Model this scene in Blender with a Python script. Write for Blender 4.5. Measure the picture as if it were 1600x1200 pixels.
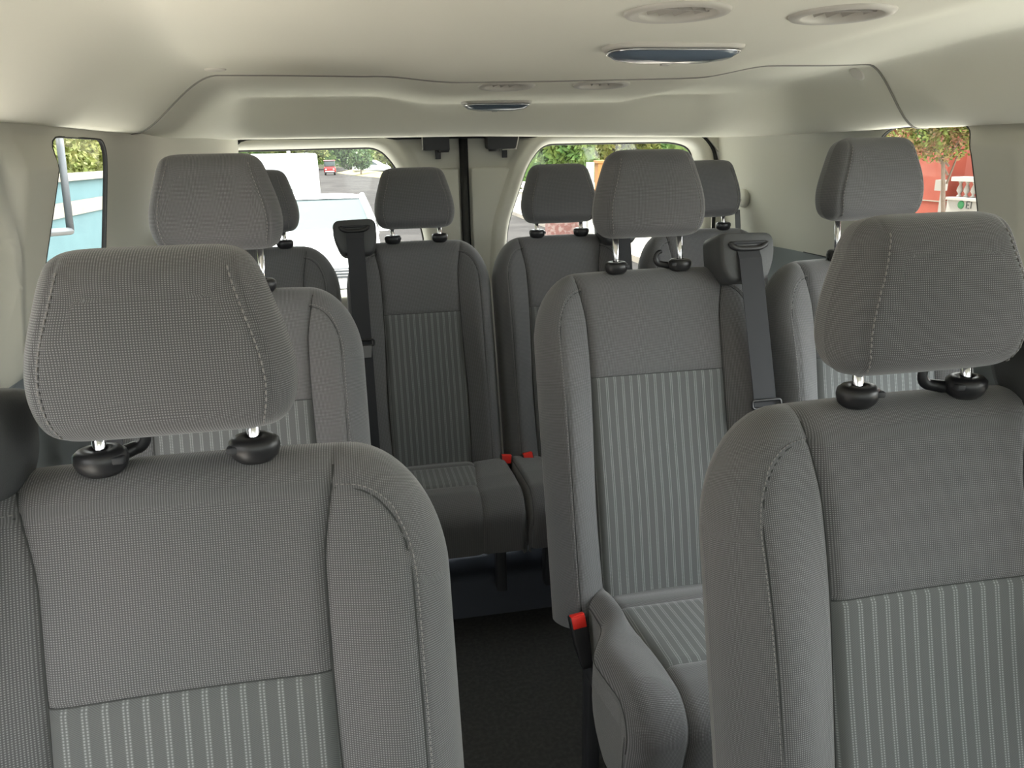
import bpy, bmesh, math, random
from mathutils import Vector, Matrix
for o in list(bpy.data.objects): bpy.data.objects.remove(o)
random.seed(7)
S = bpy.context.scene
COL = S.collection

# ------------------------------------------------------------------ camera, sky, exposure
cam_d = bpy.data.cameras.new('camera')
cam = bpy.data.objects.new('camera', cam_d); COL.objects.link(cam)
R_ = Vector((0.98136429, -0.19104546, -0.02063409))
U_ = Vector((0.0751843, 0.28293327, 0.95618831))
F_ = Vector((0.17683737, 0.93992042, -0.29202423))
M = Matrix((R_, U_, -F_)).transposed().to_4x4()
M.translation = Vector((0, 0, 1.4))
cam.matrix_world = M
cam_d.sensor_width = 36.0
cam_d.lens = 1189.565 / 1600 * 36.0
cam_d.clip_start = 0.02; cam_d.clip_end = 500
S.camera = cam
S.view_settings.view_transform = 'Standard'
S.view_settings.look = 'None'
S.view_settings.exposure = 2.05
S.view_settings.gamma = 1
S.view_settings.use_curve_mapping = False

w = bpy.data.worlds.new('sky'); S.world = w; w.use_nodes = True
wn = w.node_tree.nodes; wl = w.node_tree.links
bg = wn['Background']
tc = wn.new('ShaderNodeTexCoord'); gr = wn.new('ShaderNodeSeparateXYZ'); rp = wn.new('ShaderNodeValToRGB')
wl.new(tc.outputs['Generated'], gr.inputs[0]); wl.new(gr.outputs['Z'], rp.inputs[0])
rp.color_ramp.elements[0].position = 0.0; rp.color_ramp.elements[0].color = (1.0, 1.0, .97, 1)
rp.color_ramp.elements[1].position = 0.6; rp.color_ramp.elements[1].color = (.95, .98, 1.0, 1)
wl.new(rp.outputs[0], bg.inputs['Color'])
bg.inputs['Strength'].default_value = 1.6
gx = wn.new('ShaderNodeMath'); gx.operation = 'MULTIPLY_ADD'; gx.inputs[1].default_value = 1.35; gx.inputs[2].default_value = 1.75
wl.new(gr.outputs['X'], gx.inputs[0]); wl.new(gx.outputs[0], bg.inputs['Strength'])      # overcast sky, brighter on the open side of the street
sun_d = bpy.data.lights.new('sun', 'SUN'); sun_d.energy = 6.0; sun_d.angle = 0.25; sun_d.color = (1, .96, .9)
sun = bpy.data.objects.new('sun', sun_d); COL.objects.link(sun)
sun.rotation_euler = Vector((.14, -.50, -.84)).to_track_quat('-Z', 'Y').to_euler()
S.cycles.max_bounces = 10; S.cycles.diffuse_bounces = 6; S.cycles.transparent_max_bounces = 12
S.cycles.use_denoising = True
S.cycles.caustics_reflective = False; S.cycles.caustics_refractive = False

# ------------------------------------------------------------------ materials
def mat(name, col, rough=.6, metal=0, spec=.5, bump=None, sheen=0, noise=None):
    m = bpy.data.materials.new(name); m.use_nodes = True
    n = m.node_tree.nodes; l = m.node_tree.links; b = n['Principled BSDF']
    b.inputs['Base Color'].default_value = (*col, 1); b.inputs['Roughness'].default_value = rough
    b.inputs['Metallic'].default_value = metal; b.inputs['Specular IOR Level'].default_value = spec
    if sheen:
        b.inputs['Sheen Weight'].default_value = sheen; b.inputs['Sheen Roughness'].default_value = .35
    if bump or noise:
        t = n.new('ShaderNodeTexCoord')
        if bump:
            nz = n.new('ShaderNodeTexNoise'); nz.inputs['Scale'].default_value = bump[0]; nz.inputs['Detail'].default_value = 4
            bp = n.new('ShaderNodeBump'); bp.inputs['Strength'].default_value = bump[1]; bp.inputs['Distance'].default_value = bump[2]
            l.new(t.outputs['Object'], nz.inputs['Vector']); l.new(nz.outputs['Fac'], bp.inputs['Height']); l.new(bp.outputs[0], b.inputs['Normal'])
        if noise:   # (scale, colour2, contrast lo, hi)
            n2 = n.new('ShaderNodeTexNoise'); n2.inputs['Scale'].default_value = noise[0]; n2.inputs['Detail'].default_value = 5
            cr = n.new('ShaderNodeValToRGB'); cr.color_ramp.elements[0].position = noise[2]; cr.color_ramp.elements[1].position = noise[3]
            cr.color_ramp.elements[0].color = (*col, 1); cr.color_ramp.elements[1].color = (*noise[1], 1)
            l.new(t.outputs['Object'], n2.inputs['Vector']); l.new(n2.outputs['Fac'], cr.inputs[0]); l.new(cr.outputs[0], b.inputs['Base Color'])
    return m

def glass_mat(name, tint=(.93, .97, .96), drops=False):
    m = bpy.data.materials.new(name); m.use_nodes = True
    n = m.node_tree.nodes; l = m.node_tree.links; n.remove(n['Principled BSDF'])
    tr = n.new('ShaderNodeBsdfTransparent'); tr.inputs[0].default_value = (*tint, 1)
    gl = n.new('ShaderNodeBsdfGlossy'); gl.inputs['Roughness'].default_value = .05
    mx = n.new('ShaderNodeMixShader'); mx.inputs[0].default_value = .05
    l.new(tr.outputs[0], mx.inputs[1]); l.new(gl.outputs[0], mx.inputs[2])
    last = mx
    if drops:   # rain drops on the pane
        t = n.new('ShaderNodeTexCoord'); v = n.new('ShaderNodeTexVoronoi'); v.inputs['Scale'].default_value = 170
        r = n.new('ShaderNodeMath'); r.operation = 'LESS_THAN'; r.inputs[1].default_value = .16
        nz = n.new('ShaderNodeTexNoise'); nz.inputs['Scale'].default_value = 7
        g = n.new('ShaderNodeMath'); g.operation = 'GREATER_THAN'; g.inputs[1].default_value = .5
        p = n.new('ShaderNodeMath'); p.operation = 'MULTIPLY'; q = n.new('ShaderNodeMath'); q.operation = 'MULTIPLY'; q.inputs[1].default_value = .05
        l.new(t.outputs['Object'], v.inputs['Vector']); l.new(t.outputs['Object'], nz.inputs['Vector'])
        l.new(v.outputs['Distance'], r.inputs[0]); l.new(nz.outputs['Fac'], g.inputs[0])
        l.new(r.outputs[0], p.inputs[0]); l.new(g.outputs[0], p.inputs[1]); l.new(p.outputs[0], q.inputs[0])
        d = n.new('ShaderNodeBsdfTranslucent'); d.inputs[0].default_value = (.9, .95, .95, 1)
        m2 = n.new('ShaderNodeMixShader'); l.new(q.outputs[0], m2.inputs[0]); l.new(mx.outputs[0], m2.inputs[1]); l.new(d.outputs[0], m2.inputs[2])
        last = m2
    l.new(last.outputs[0], n['Material Output'].inputs['Surface'])
    return m

FAB = (.120, .120, .123)
def fabric(name, kind='weave', base=FAB):
    """cloth with its weave laid out in metres on the UV map; kind: weave, rib or stripe"""
    m = bpy.data.materials.new(name); m.use_nodes = True
    n = m.node_tree.nodes; l = m.node_tree.links; b = n['Principled BSDF']
    b.inputs['Roughness'].default_value = .95; b.inputs['Specular IOR Level'].default_value = .15
    b.inputs['Sheen Weight'].default_value = .35; b.inputs['Sheen Roughness'].default_value = .4
    uv = n.new('ShaderNodeUVMap'); uv.uv_map = 'UVMap'
    sp = n.new('ShaderNodeSeparateXYZ'); l.new(uv.outputs[0], sp.inputs[0])
    def mth(op, a, c=None, d=None):
        k = n.new('ShaderNodeMath'); k.operation = op
        for i, x in enumerate((a, c, d)):
            if x is None: continue
            if isinstance(x, (int, float)): k.inputs[i].default_value = x
            else: l.new(x, k.inputs[i])
        return k.outputs[0]
    X, Y = sp.outputs['X'], sp.outputs['Y']
    def wave(src, per, ph=0.0):      # 0..1 cosine of given period
        return mth('MULTIPLY_ADD', mth('COSINE', mth('MULTIPLY_ADD', src, 2 * math.pi / per, ph)), .5, .5)
    mix = n.new('ShaderNodeMix'); mix.data_type = 'RGBA'
    if kind == 'weave':
        f = mth('POWER', mth('MULTIPLY', wave(X, .0026), wave(Y, .0024)), 1.4)
        hgt = f
        lo = tuple(c * .78 for c in base); hi = tuple(c * 2.5 for c in base)
    elif kind == 'rib':
        f = mth('POWER', wave(Y, .0023), 1.5); hgt = f
        lo = tuple(c * .86 for c in base); hi = tuple(c * 1.32 for c in base)
    else:
        P = .0188
        xm = mth('ABSOLUTE', mth('SUBTRACT', mth('FLOORED_MODULO', X, P), P / 2))      # distance from stripe centre
        band = mth('SUBTRACT', 1.0, mth('SMOOTHSTEP', xm, .0034, .0042)) if False else mth('LESS_THAN', xm, .0037)
        pair = mth('POWER', mth('MULTIPLY_ADD', mth('COSINE', mth('MULTIPLY', mth('SUBTRACT', xm, .0019), 2 * math.pi / .0038)), .5, .5), 1.5)
        dots = mth('MULTIPLY', mth('MULTIPLY', band, pair), mth('POWER', wave(Y, .0031), .8))
        twill = mth('MULTIPLY', wave(mth('MULTIPLY_ADD', X, .75, Y), .0022), mth('SUBTRACT', 1.0, band))
        f = mth('ADD', mth('ADD', mth('MULTIPLY', band, .13), mth('MULTIPLY', dots, .85)), mth('MULTIPLY', twill, .18))
        hgt = f
        lo = (base[0] * .80, base[1] * .83, base[2] * .815); hi = (base[0] * 2.7, base[1] * 2.82, base[2] * 2.75)
    l.new(f, mix.inputs['Factor']); mix.inputs[6].default_value = (*lo, 1); mix.inputs[7].default_value = (*hi, 1)
    # broad, faint wear
    t = n.new('ShaderNodeTexCoord'); nz = n.new('ShaderNodeTexNoise'); nz.inputs['Scale'].default_value = 6; nz.inputs['Detail'].default_value = 3
    l.new(t.outputs['Object'], nz.inputs['Vector'])
    mx = n.new('ShaderNodeMix'); mx.data_type = 'RGBA'; mx.blend_type = 'MULTIPLY'; mx.inputs['Factor'].default_value = .35
    cr = n.new('ShaderNodeValToRGB'); cr.color_ramp.elements[0].position = .35; cr.color_ramp.elements[1].position = .68
    cr.color_ramp.elements[0].color = (.9, .93, .93, 1); cr.color_ramp.elements[1].color = (1.08, 1.02, 1.03, 1)
    l.new(nz.outputs['Fac'], cr.inputs[0]); l.new(mix.outputs[2], mx.inputs[6]); l.new(cr.outputs[0], mx.inputs[7])
    l.new(mx.outputs[2], b.inputs['Base Color'])
    bp = n.new('ShaderNodeBump'); bp.inputs['Strength'].default_value = .5; bp.inputs['Distance'].default_value = .0006
    l.new(hgt, bp.inputs['Height']); l.new(bp.outputs[0], b.inputs['Normal'])
    return m

M_WEAVE = fabric('seat_weave'); M_RIB = fabric('seat_rib', 'rib'); M_STRIPE = fabric('seat_stripe', 'stripe')
M_THREAD = mat('stitch_thread', (.23, .22, .215), .8)
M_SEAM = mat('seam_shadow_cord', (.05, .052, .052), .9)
M_HEADLINER = mat('headliner_cloth', (.81, .795, .70), .95, spec=.1, bump=(900, .25, .001))
M_PANEL = mat('pale_trim_plastic', (.55, .54, .475), .55, spec=.3, bump=(1200, .15, .0004))
M_LOWTRIM = mat('grey_trim_plastic', (.22, .24, .25), .6, spec=.3, bump=(1000, .2, .0004))
M_VENT = mat('vent_plastic', (.56, .54, .49), .45, spec=.4)
M_CAP = mat('cap_plastic', (.72, .69, .62), .5, spec=.3)
M_VENTIN = mat('vent_blade', (.44, .42, .385), .5, spec=.4)
M_BLACK = mat('black_plastic', (.018, .018, .02), .38, spec=.5)
M_BLACKSOFT = mat('soft_black_plastic', (.035, .036, .04), .6, spec=.4, bump=(700, .25, .0006))
M_GREYBLACK = mat('charcoal_plastic', (.06, .062, .064), .55, spec=.45, bump=(500, .35, .0008))
M_WEB = mat('belt_webbing', (.035, .036, .04), .75, spec=.3, bump=(1500, .3, .0004))
M_CHROME = mat('chrome', (.82, .82, .84), .14, metal=1)
M_DULL = mat('dull_metal', (.16, .16, .165), .45, metal=.6)
M_RED = mat('red_button', (.75, .03, .02), .4, spec=.4)
M_CARPET = mat('charcoal_carpet', (.055, .056, .055), 1, spec=.05, bump=(600, .8, .003), noise=(90, (.075, .075, .073), .4, .7))
M_CARPETB = mat('bluish_carpet', (.075, .082, .098), 1, spec=.05, bump=(600, .8, .003))
M_RUBBER = mat('black_rubber', (.012, .012, .012), .7)
M_LENS = mat('lamp_lens', (.10, .13, .17), .18, spec=.6)
M_GLASS = glass_mat('side_glass'); M_DIMGLASS = glass_mat('dimming_glass', (.40, .43, .42)); M_GLASSR = glass_mat('rear_glass', drops=True)  # unseen cab panes get the dark tint, added to weaken light from the front

# ------------------------------------------------------------------ mesh helpers
def mesh(name, verts, faces, m, parent=None, smooth=True, uvs=None):
    me = bpy.data.meshes.new(name); me.from_pydata([tuple(v) for v in verts], [], faces)
    if uvs is not None:
        ul = me.uv_layers.new(name='UVMap')
        for lp in me.loops: ul.data[lp.index].uv = uvs[lp.vertex_index]
    me.materials.append(m)
    me.validate(); me.update()
    if smooth: me.shade_smooth()
    o = bpy.data.objects.new(name, me); COL.objects.link(o)
    if parent is not None: o.parent = parent
    return o
def empty(name, loc, label, cat, group=None, rz=0, rx=0):
    o = bpy.data.objects.new(name, None); COL.objects.link(o); o.location = loc; o.rotation_euler = (rx, 0, rz)
    o.empty_display_size = .05
    o['label'] = label; o['category'] = cat
    if group: o['group'] = group
    return o
def tag(o, label, cat, group=None, kind=None):
    o['label'] = label; o['category'] = cat
    if group: o['group'] = group
    if kind: o['kind'] = kind
    return o
def struct(o): o['kind'] = 'structure'; return o
def bevel(o, wd, seg=3):
    b = o.modifiers.new('bevel', 'BEVEL'); b.width = wd; b.segments = seg; b.limit_method = 'ANGLE'; b.angle_limit = math.radians(35)
    o.data.shade_smooth(); return o
class MB:
    def __init__(s): s.v = []; s.f = []
    def add(s, v, f):
        k = len(s.v); s.v += [Vector(p) for p in v]; s.f += [tuple(i + k for i in q) for q in f]; return s
    def box(s, c, d, T=None):
        x, y, z = [q / 2 for q in d]
        v = [Vector((sx * x, sy * y, sz * z)) for sx in (-1, 1) for sy in (-1, 1) for sz in (-1, 1)]
        if T is not None: v = [T @ p for p in v]
        v = [p + Vector(c) for p in v]
        return s.add(v, [(0, 1, 3, 2), (4, 6, 7, 5), (0, 4, 5, 1), (2, 3, 7, 6), (0, 2, 6, 4), (1, 5, 7, 3)])
    def tube(s, pts, r, n=10, closed=False):
        pts = [Vector(p) for p in pts]; N = len(pts); v = []; pn = None
        for i, p in enumerate(pts):
            a = pts[(i - 1) % N] if (closed or i > 0) else p; b = pts[(i + 1) % N] if (closed or i < N - 1) else p
            t = (b - a).normalized()
            if pn is None: pn = t.orthogonal().normalized()
            pn = (pn - t * pn.dot(t)).normalized(); bn = t.cross(pn)
            rr = r[i] if isinstance(r, (list, tuple)) else r
            v += [p + (pn * math.cos(2 * math.pi * k / n) + bn * math.sin(2 * math.pi * k / n)) * rr for k in range(n)]
        f = []
        for i in range(N if closed else N - 1):
            j = (i + 1) % N
            f += [(i * n + k, i * n + (k + 1) % n, j * n + (k + 1) % n, j * n + k) for k in range(n)]
        if not closed: f += [tuple(range(n - 1, -1, -1)), tuple((N - 1) * n + k for k in range(n))]
        return s.add(v, f)
    def lathe(s, prof, T=Matrix(), n=28, sx=1, sy=1):   # prof: (r, z)
        v = [T @ Vector((r * sx * math.cos(2 * math.pi * k / n), r * sy * math.sin(2 * math.pi * k / n), z)) for r, z in prof for k in range(n)]
        f = [(i * n + k, i * n + (k + 1) % n, (i + 1) * n + (k + 1) % n, (i + 1) * n + k) for i in range(len(prof) - 1) for k in range(n)]
        f += [tuple(range(n - 1, -1, -1)), tuple((len(prof) - 1) * n + k for k in range(n))]
        return s.add(v, f)
    def prism(s, poly, h, T=Matrix()):                   # poly in xy, extruded along z 0..h
        n = len(poly); v = [T @ Vector((x, y, 0)) for x, y in poly] + [T @ Vector((x, y, h)) for x, y in poly]
        f = [tuple(range(n - 1, -1, -1)), tuple(range(n, 2 * n))] + [(i, (i + 1) % n, n + (i + 1) % n, n + i) for i in range(n)]
        return s.add(v, f)
    def out(s, name, m, parent=None, smooth=True): return mesh(name, s.v, s.f, m, parent, smooth)
def grid(fn, A, B):
    """fn(a,b)->(pos,uv) over lists A,B"""
    V = []; UV = []
    for a in A:
        for b in B:
            p, q = fn(a, b); V.append(p); UV.append(q)
    nb = len(B)
    F = [(i * nb + j, (i + 1) * nb + j, (i + 1) * nb + j + 1, i * nb + j + 1) for i in range(len(A) - 1) for j in range(nb - 1)]
    return V, F, UV
def ss(a, b, x):
    t = min(1, max(0, (x - a) / (b - a))); return t * t * (3 - 2 * t)
def lin(a, b, n): return [a + (b - a) * i / (n - 1) for i in range(n)]
def lerp_table(T, x):
    if x <= T[0][0]: return T[0][1]
    for (a, p), (b, q) in zip(T, T[1:]):
        if x <= b: return p + (q - p) * ss(a, b, x) if False else p + (q - p) * (x - a) / (b - a)
    return T[-1][1]
def rpoly(pts, r, n=5):
    """rounded polygon; r may be a list"""
    out = []; N = len(pts)
    for i in range(N):
        p = Vector(pts[i]); a = (Vector(pts[i - 1]) - p); b = (Vector(pts[(i + 1) % N]) - p)
        rr = r[i] if isinstance(r, (list, tuple)) else r
        k = min(rr, a.length * .48, b.length * .48)
        pa = p + a.normalized() * k; pb = p + b.normalized() * k
        for j in range(n + 1):
            t = j / n; out.append(tuple(pa * (1 - t) ** 2 + p * 2 * t * (1 - t) + pb * t * t))
    return out

# ------------------------------------------------------------------ vehicle shell
XL0, XR0 = -.60, 1.49
def xl(z): return XL0 + (z - 1.2) * .16 if z > 1.04 else XL0 - .026 - .02 * min(1, (1.04 - z) / .1)
def xr(z): return XR0 - (z - 1.2) * .16 if z > 1.04 else XR0 + .026 + .02 * min(1, (1.04 - z) / .1)
def ceil_c(Y):      # height of the central channel along the van
    return lerp_table([(-1.5, 1.60), (.2, 1.598), (1.13, 1.586), (1.5, 1.580), (1.85, 1.568), (2.1, 1.562), (2.3, 1.553), (2.6, 1.548), (3, 1.54)], Y)
def ceil_z(x, Y):
    z = ceil_c(Y) + .024 * (1 - ss(.05, .26, x)) + .022 * ss(.84, 1.02, x)
    broad = 1 - ss(.9, 1.7, Y)                          # the front roof rounds off more widely
    zl, zr = 1.462, 1.436
    dl = ss(0, 1, ((-.31 + .08 * broad) - x) / (.22 + .08 * broad)); dr = ss(0, 1, (x - (1.27 - .08 * broad)) / (.15 + .08 * broad))
    z += (zl - z) * dl; z += (zr - z) * dr
    # header dropping to the rear doors, set back in a shallow pocket between the corners
    cx = 1 - ss(.72, .96, abs(x - .43) / .97)
    ya = 2.36 + .21 * cx; yb = 2.80 - .13 * cx
    t = min(1, max(0, (Y - ya) / (yb - ya))); t = t ** 1.5 / (t ** 1.5 + (1 - t) ** 1.4) if 0 < t < 1 else t
    zlip = 1.455 - .004 * (x - .43) if x < .43 else 1.455 - .020 * (x - .43)
    if t > 0: z += (zlip - z) * t
    # the seam between front and rear headliner
    ys = seam_y(x)
    z += .004 * math.exp(-((Y - ys) / .006) ** 2)
    if Y > ys: z += .006 * math.exp(-((Y - ys) / .16) ** 2)
    return z
SEAM = [(-.60, 2.30), (-.53, 2.10), (-.45, 2.05), (-.38, 2.04), (-.16, 2.05), (.05, 2.08), (.24, 1.99), (.45, 1.98), (.80, 1.93), (.90, 1.90), (1.02, 1.87), (1.18, 1.87), (1.33, 1.84), (1.42, 1.83), (1.47, 1.83), (1.5, 1.83)]
def seam_y(x):
    # smoothed table
    return sum(lerp_table(SEAM, x + d) for d in (-.03, -.015, 0, .015, .03)) / 5
VENTS = [(.463, 1.125), (.722, 1.125), (.398, 2.10), (.650, 2.08)]
def build_ceiling():
    xs = lin(-.585, 1.465, 206)
    def col(x):
        ys = seam_y(x); a = lin(-1.5, .9, 30)[:-1] + lin(.9, ys - .05, 90); b = lin(ys - .045, ys + .045, 25); c = lin(ys + .05, 2.88, 90)
        return a + b + c
    cols = [col(x) for x in xs]; n = len(cols[0]); V = []
    for x, c in zip(xs, cols):
        for Y in c: V.append((x, Y, ceil_z(x, Y)))
        V.append((x, 2.895, ceil_z(x, 2.88) + .004)); V.append((x, 2.90, ceil_z(x, 2.88) + .03))
    n += 2
    F = [(i * n + j, i * n + j + 1, (i + 1) * n + j + 1, (i + 1) * n + j) for i in range(len(xs) - 1) for j in range(n - 1)]
    def open_(f):
        cx = sum(V[i][0] for i in f) / 4; cy = sum(V[i][1] for i in f) / 4
        return any(math.hypot(cx - a, cy - b) < .062 for a, b in VENTS)
    F = [f for f in F if not open_(f)]
    o = mesh('ceiling', V, F, M_HEADLINER); struct(o)
    # roof skin above so no sky leaks in
    m = MB(); m.box((.445, .7, 1.68), (2.3, 4.6, .02)); struct(m.out('ceiling', M_PANEL, None, False))
    m = MB(); 
    m.tube([(x, seam_y(x) - .002, ceil_z(x, seam_y(x) - .008) + .0005) for x in lin(-.56, 1.45, 200)], .0034, 6)
    struct(m.out('trim_1', mat('headliner_seam', (.27, .26, .235), .9)))
build_ceiling()

m = MB(); m.box((.445, .75, -.02), (2.2, 4.5, .04)); struct(m.out('floor', M_CARPET, None, False))
# raised carpeted step under the back row
pr = rpoly([(2.07, 0), (2.07, .14), (2.97, .14), (2.97, 0)], [0, .03, 0, 0], 5)
T = Matrix(((0, 0, 1, -.64), (1, 0, 0, 0), (0, 1, 0, 0), (0, 0, 0, 1)))
m = MB(); m.prism(pr, 2.17, T); o = m.out('floor', M_CARPETB); struct(o)
o.data.shade_smooth()
md = o.modifiers.new('s', 'EDGE_SPLIT'); md.split_angle = .6

def wall(side):
    """side wall as a skin with window openings; the pillar between windows stands proud"""
    left = side < 0
    fx = (lambda z: xl(z)) if left else (lambda z: xr(z))
    # openings: polygons in (Y, z)
    if left: win = [(1.46, 1.06), (1.485, 1.197), (1.55, 1.33), (1.60, 1.445), (1.945, 1.445), (1.975, 1.42), (1.98, 1.38), (1.955, 1.06)]
    else: win = [(1.60, 1.06), (1.615, 1.23), (1.645, 1.39), (1.68, 1.44), (1.98, 1.44), (2.03, 1.41), (2.05, 1.34), (2.05, 1.06)]
    xe = 1.285 if left else 1.36; big = [(.10, .80), (.10, 1.37), (.15, 1.42), (xe - .06, 1.42), (xe, 1.37), (xe, .80)]
    if left: big = [(-.02, .06), (-.02, 1.37), (.04, 1.42), (1.225, 1.42), (1.285, 1.37), (1.285, .06)]      # the sliding door, out of view, is modelled open to let light in
    cab = [(-1.15, .80), (-.75, 1.40), (-.12, 1.40), (-.12, .80)]
    rc = [.05, .05, .12, .06, .03, .04, .04, .05] if left else [.05, .08, .08, .05, .05, .05, .05, .05]
    holes = [rpoly(win, rc, 5), rpoly(big, .06, 4), rpoly(cab, .06, 4)]
    bm = bmesh.new()
    def off(Y, z):
        # pillar stands 3 cm proud beside the small window, flat inner face, steep face towards the front
        ye = (1.375 if left else 1.47) + (z - 1.14) * (.27 if left else .18)
        a = .035 * ss(ye - .055, ye, Y) * (1 - ss(1.72, 1.86, Y)) * (1 - .8 * ss(1.38, 1.45, z))
        d = ss(2.50, 2.90, Y) * .15 * (1 if left else .35)    # rear pillar turns in
        k = 1 if z > 1.0 else 0
        return (a + d) * (ss(1.0, 1.06, z) if z < 1.06 else 1)
    outer = [(-1.5, 0), (2.97, 0), (2.97, 1.50), (-1.5, 1.50)]
    # triangulate the planar outline with holes, then subdivide and shape
    def loop(pts):
        vs = [bm.verts.new((0, a, b)) for a, b in pts]
        return [bm.edges.new((vs[i], vs[(i + 1) % len(vs)])) for i in range(len(vs))]
    E_ = loop(outer)
    hv = []
    for h in holes: E_ += loop(h)
    bmesh.ops.triangle_fill(bm, use_beauty=True, use_dissolve=False, edges=E_)
    # slice into a fine lattice so the surface can curve
    for a in [i * .05 for i in range(-29, 60)] + [1.385, 1.40, 1.415, 1.43, 1.445, 1.52, 1.54, 1.56, 1.58]:
        bmesh.ops.bisect_plane(bm, geom=bm.verts[:] + bm.edges[:] + bm.faces[:], plane_co=(0, a, 0), plane_no=(0, 1, 0))
    for a in [.3, .6, .9, .94, .98, 1.0, 1.02, 1.04, 1.06, 1.12, 1.2, 1.28, 1.36, 1.42, 1.46]:
        bmesh.ops.bisect_plane(bm, geom=bm.verts[:] + bm.edges[:] + bm.faces[:], plane_co=(0, 0, a), plane_no=(0, 0, 1))
    sg = 1 if left else -1
    for v in bm.verts: v.co.x = fx(v.co.z) + sg * off(v.co.y, v.co.z)
    up = bmesh.new()
    me = bpy.data.meshes.new('wall'); bmesh.ops.recalc_face_normals(bm, faces=bm.faces)
    bm.to_mesh(me); bm.free(); up.free()
    me.materials.append(M_PANEL); me.materials.append(M_LOWTRIM)
    for p in me.polygons: p.material_index = 1 if p.center.z < 1.04 else 0
    me.shade_smooth()
    o = bpy.data.objects.new('wall_left' if left else 'wall_right', me); COL.objects.link(o); struct(o)
    # outer skin with the same openings closed by reveals and panes
    k = 1
    for i, h in enumerate(holes):
        mb = MB(); n = len(h); V = []
        for a, b in h: V.append((fx(b) + sg * off(a, b), a, b))
        for a, b in h: V.append((fx(b) + sg * off(a, b) * (.0 if i == 0 else 1) - sg * (.006 if i == 0 else .012), a, b))
        cy = sum(a for a, b in h) / n; cz = sum(b for a, b in h) / n
        for a, b in h: V.append((fx(b) - sg * (.009 if i == 0 else .05), a + (a - cy) * -.01, b + (b - cz) * -.01))
        F = []
        for r in (0, 1): F += [(r * n + j, r * n + (j + 1) % n, (r + 1) * n + (j + 1) % n, (r + 1) * n + j) for j in range(n)]
        fr = mesh('window_%d' % (i + 1 + (0 if left else 3)), V, F, M_PANEL if i else M_RUBBER); struct(fr)
        pane = [(fx(b) - sg * (.008 if i == 0 else .045), a, b) for a, b in h]
        if left and i == 1: fr.name = 'door_3'
        else: mesh('pane', pane, [tuple(range(n))], M_DIMGLASS if i == 2 else M_GLASS, fr, False)
        mb = MB(); mb.tube([Vector((fx(b) + sg * off(a, b) - sg * .001, a, b)) for a, b in h], .0020 if i == 0 else .0035, 6, True); mb.out('window_seal', M_RUBBER, fr)
    return o
wall(-1); wall(1)
# straight line where grey lower trim meets the pale upper trim
for sg, f_ in ((1, xl), (-1, xr)):
    m = MB(); m.tube([(f_(1.041) + sg * (.002 + (.035 * ss(1.385, 1.45, Y) * (1 - ss(1.52, 1.66, Y)) if 1.3 < Y < 1.7 else 0) * ss(1.0, 1.06, 1.041)), Y, 1.041) for Y in lin(-1.4, 2.45, 90)], .0018, 6); struct(m.out('trim_2' if sg > 0 else 'trim_3', M_RUBBER))
# cab end: dashboard wall with windscreen
m = MB(); m.box((.445, -1.5, .42), (2.2, .06, .84)); struct(m.out('wall_front', M_LOWTRIM, None, False))
m = MB(); m.box((.445, -1.30, .80), (2.1, .5, .08)); bevel(m.out('dashboard_shelf', M_BLACKSOFT, None), .02)
tag(bpy.data.objects['dashboard_shelf'], 'dark dashboard shelf under the windscreen behind the camera', 'dashboard')
o = mesh('window_7', [(-.6, -1.5, .84), (1.5, -1.5, .84), (1.46, -1.1, 1.56), (-.55, -1.1, 1.56)], [(0, 1, 2, 3)], M_DIMGLASS, None, False); struct(o)

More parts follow.
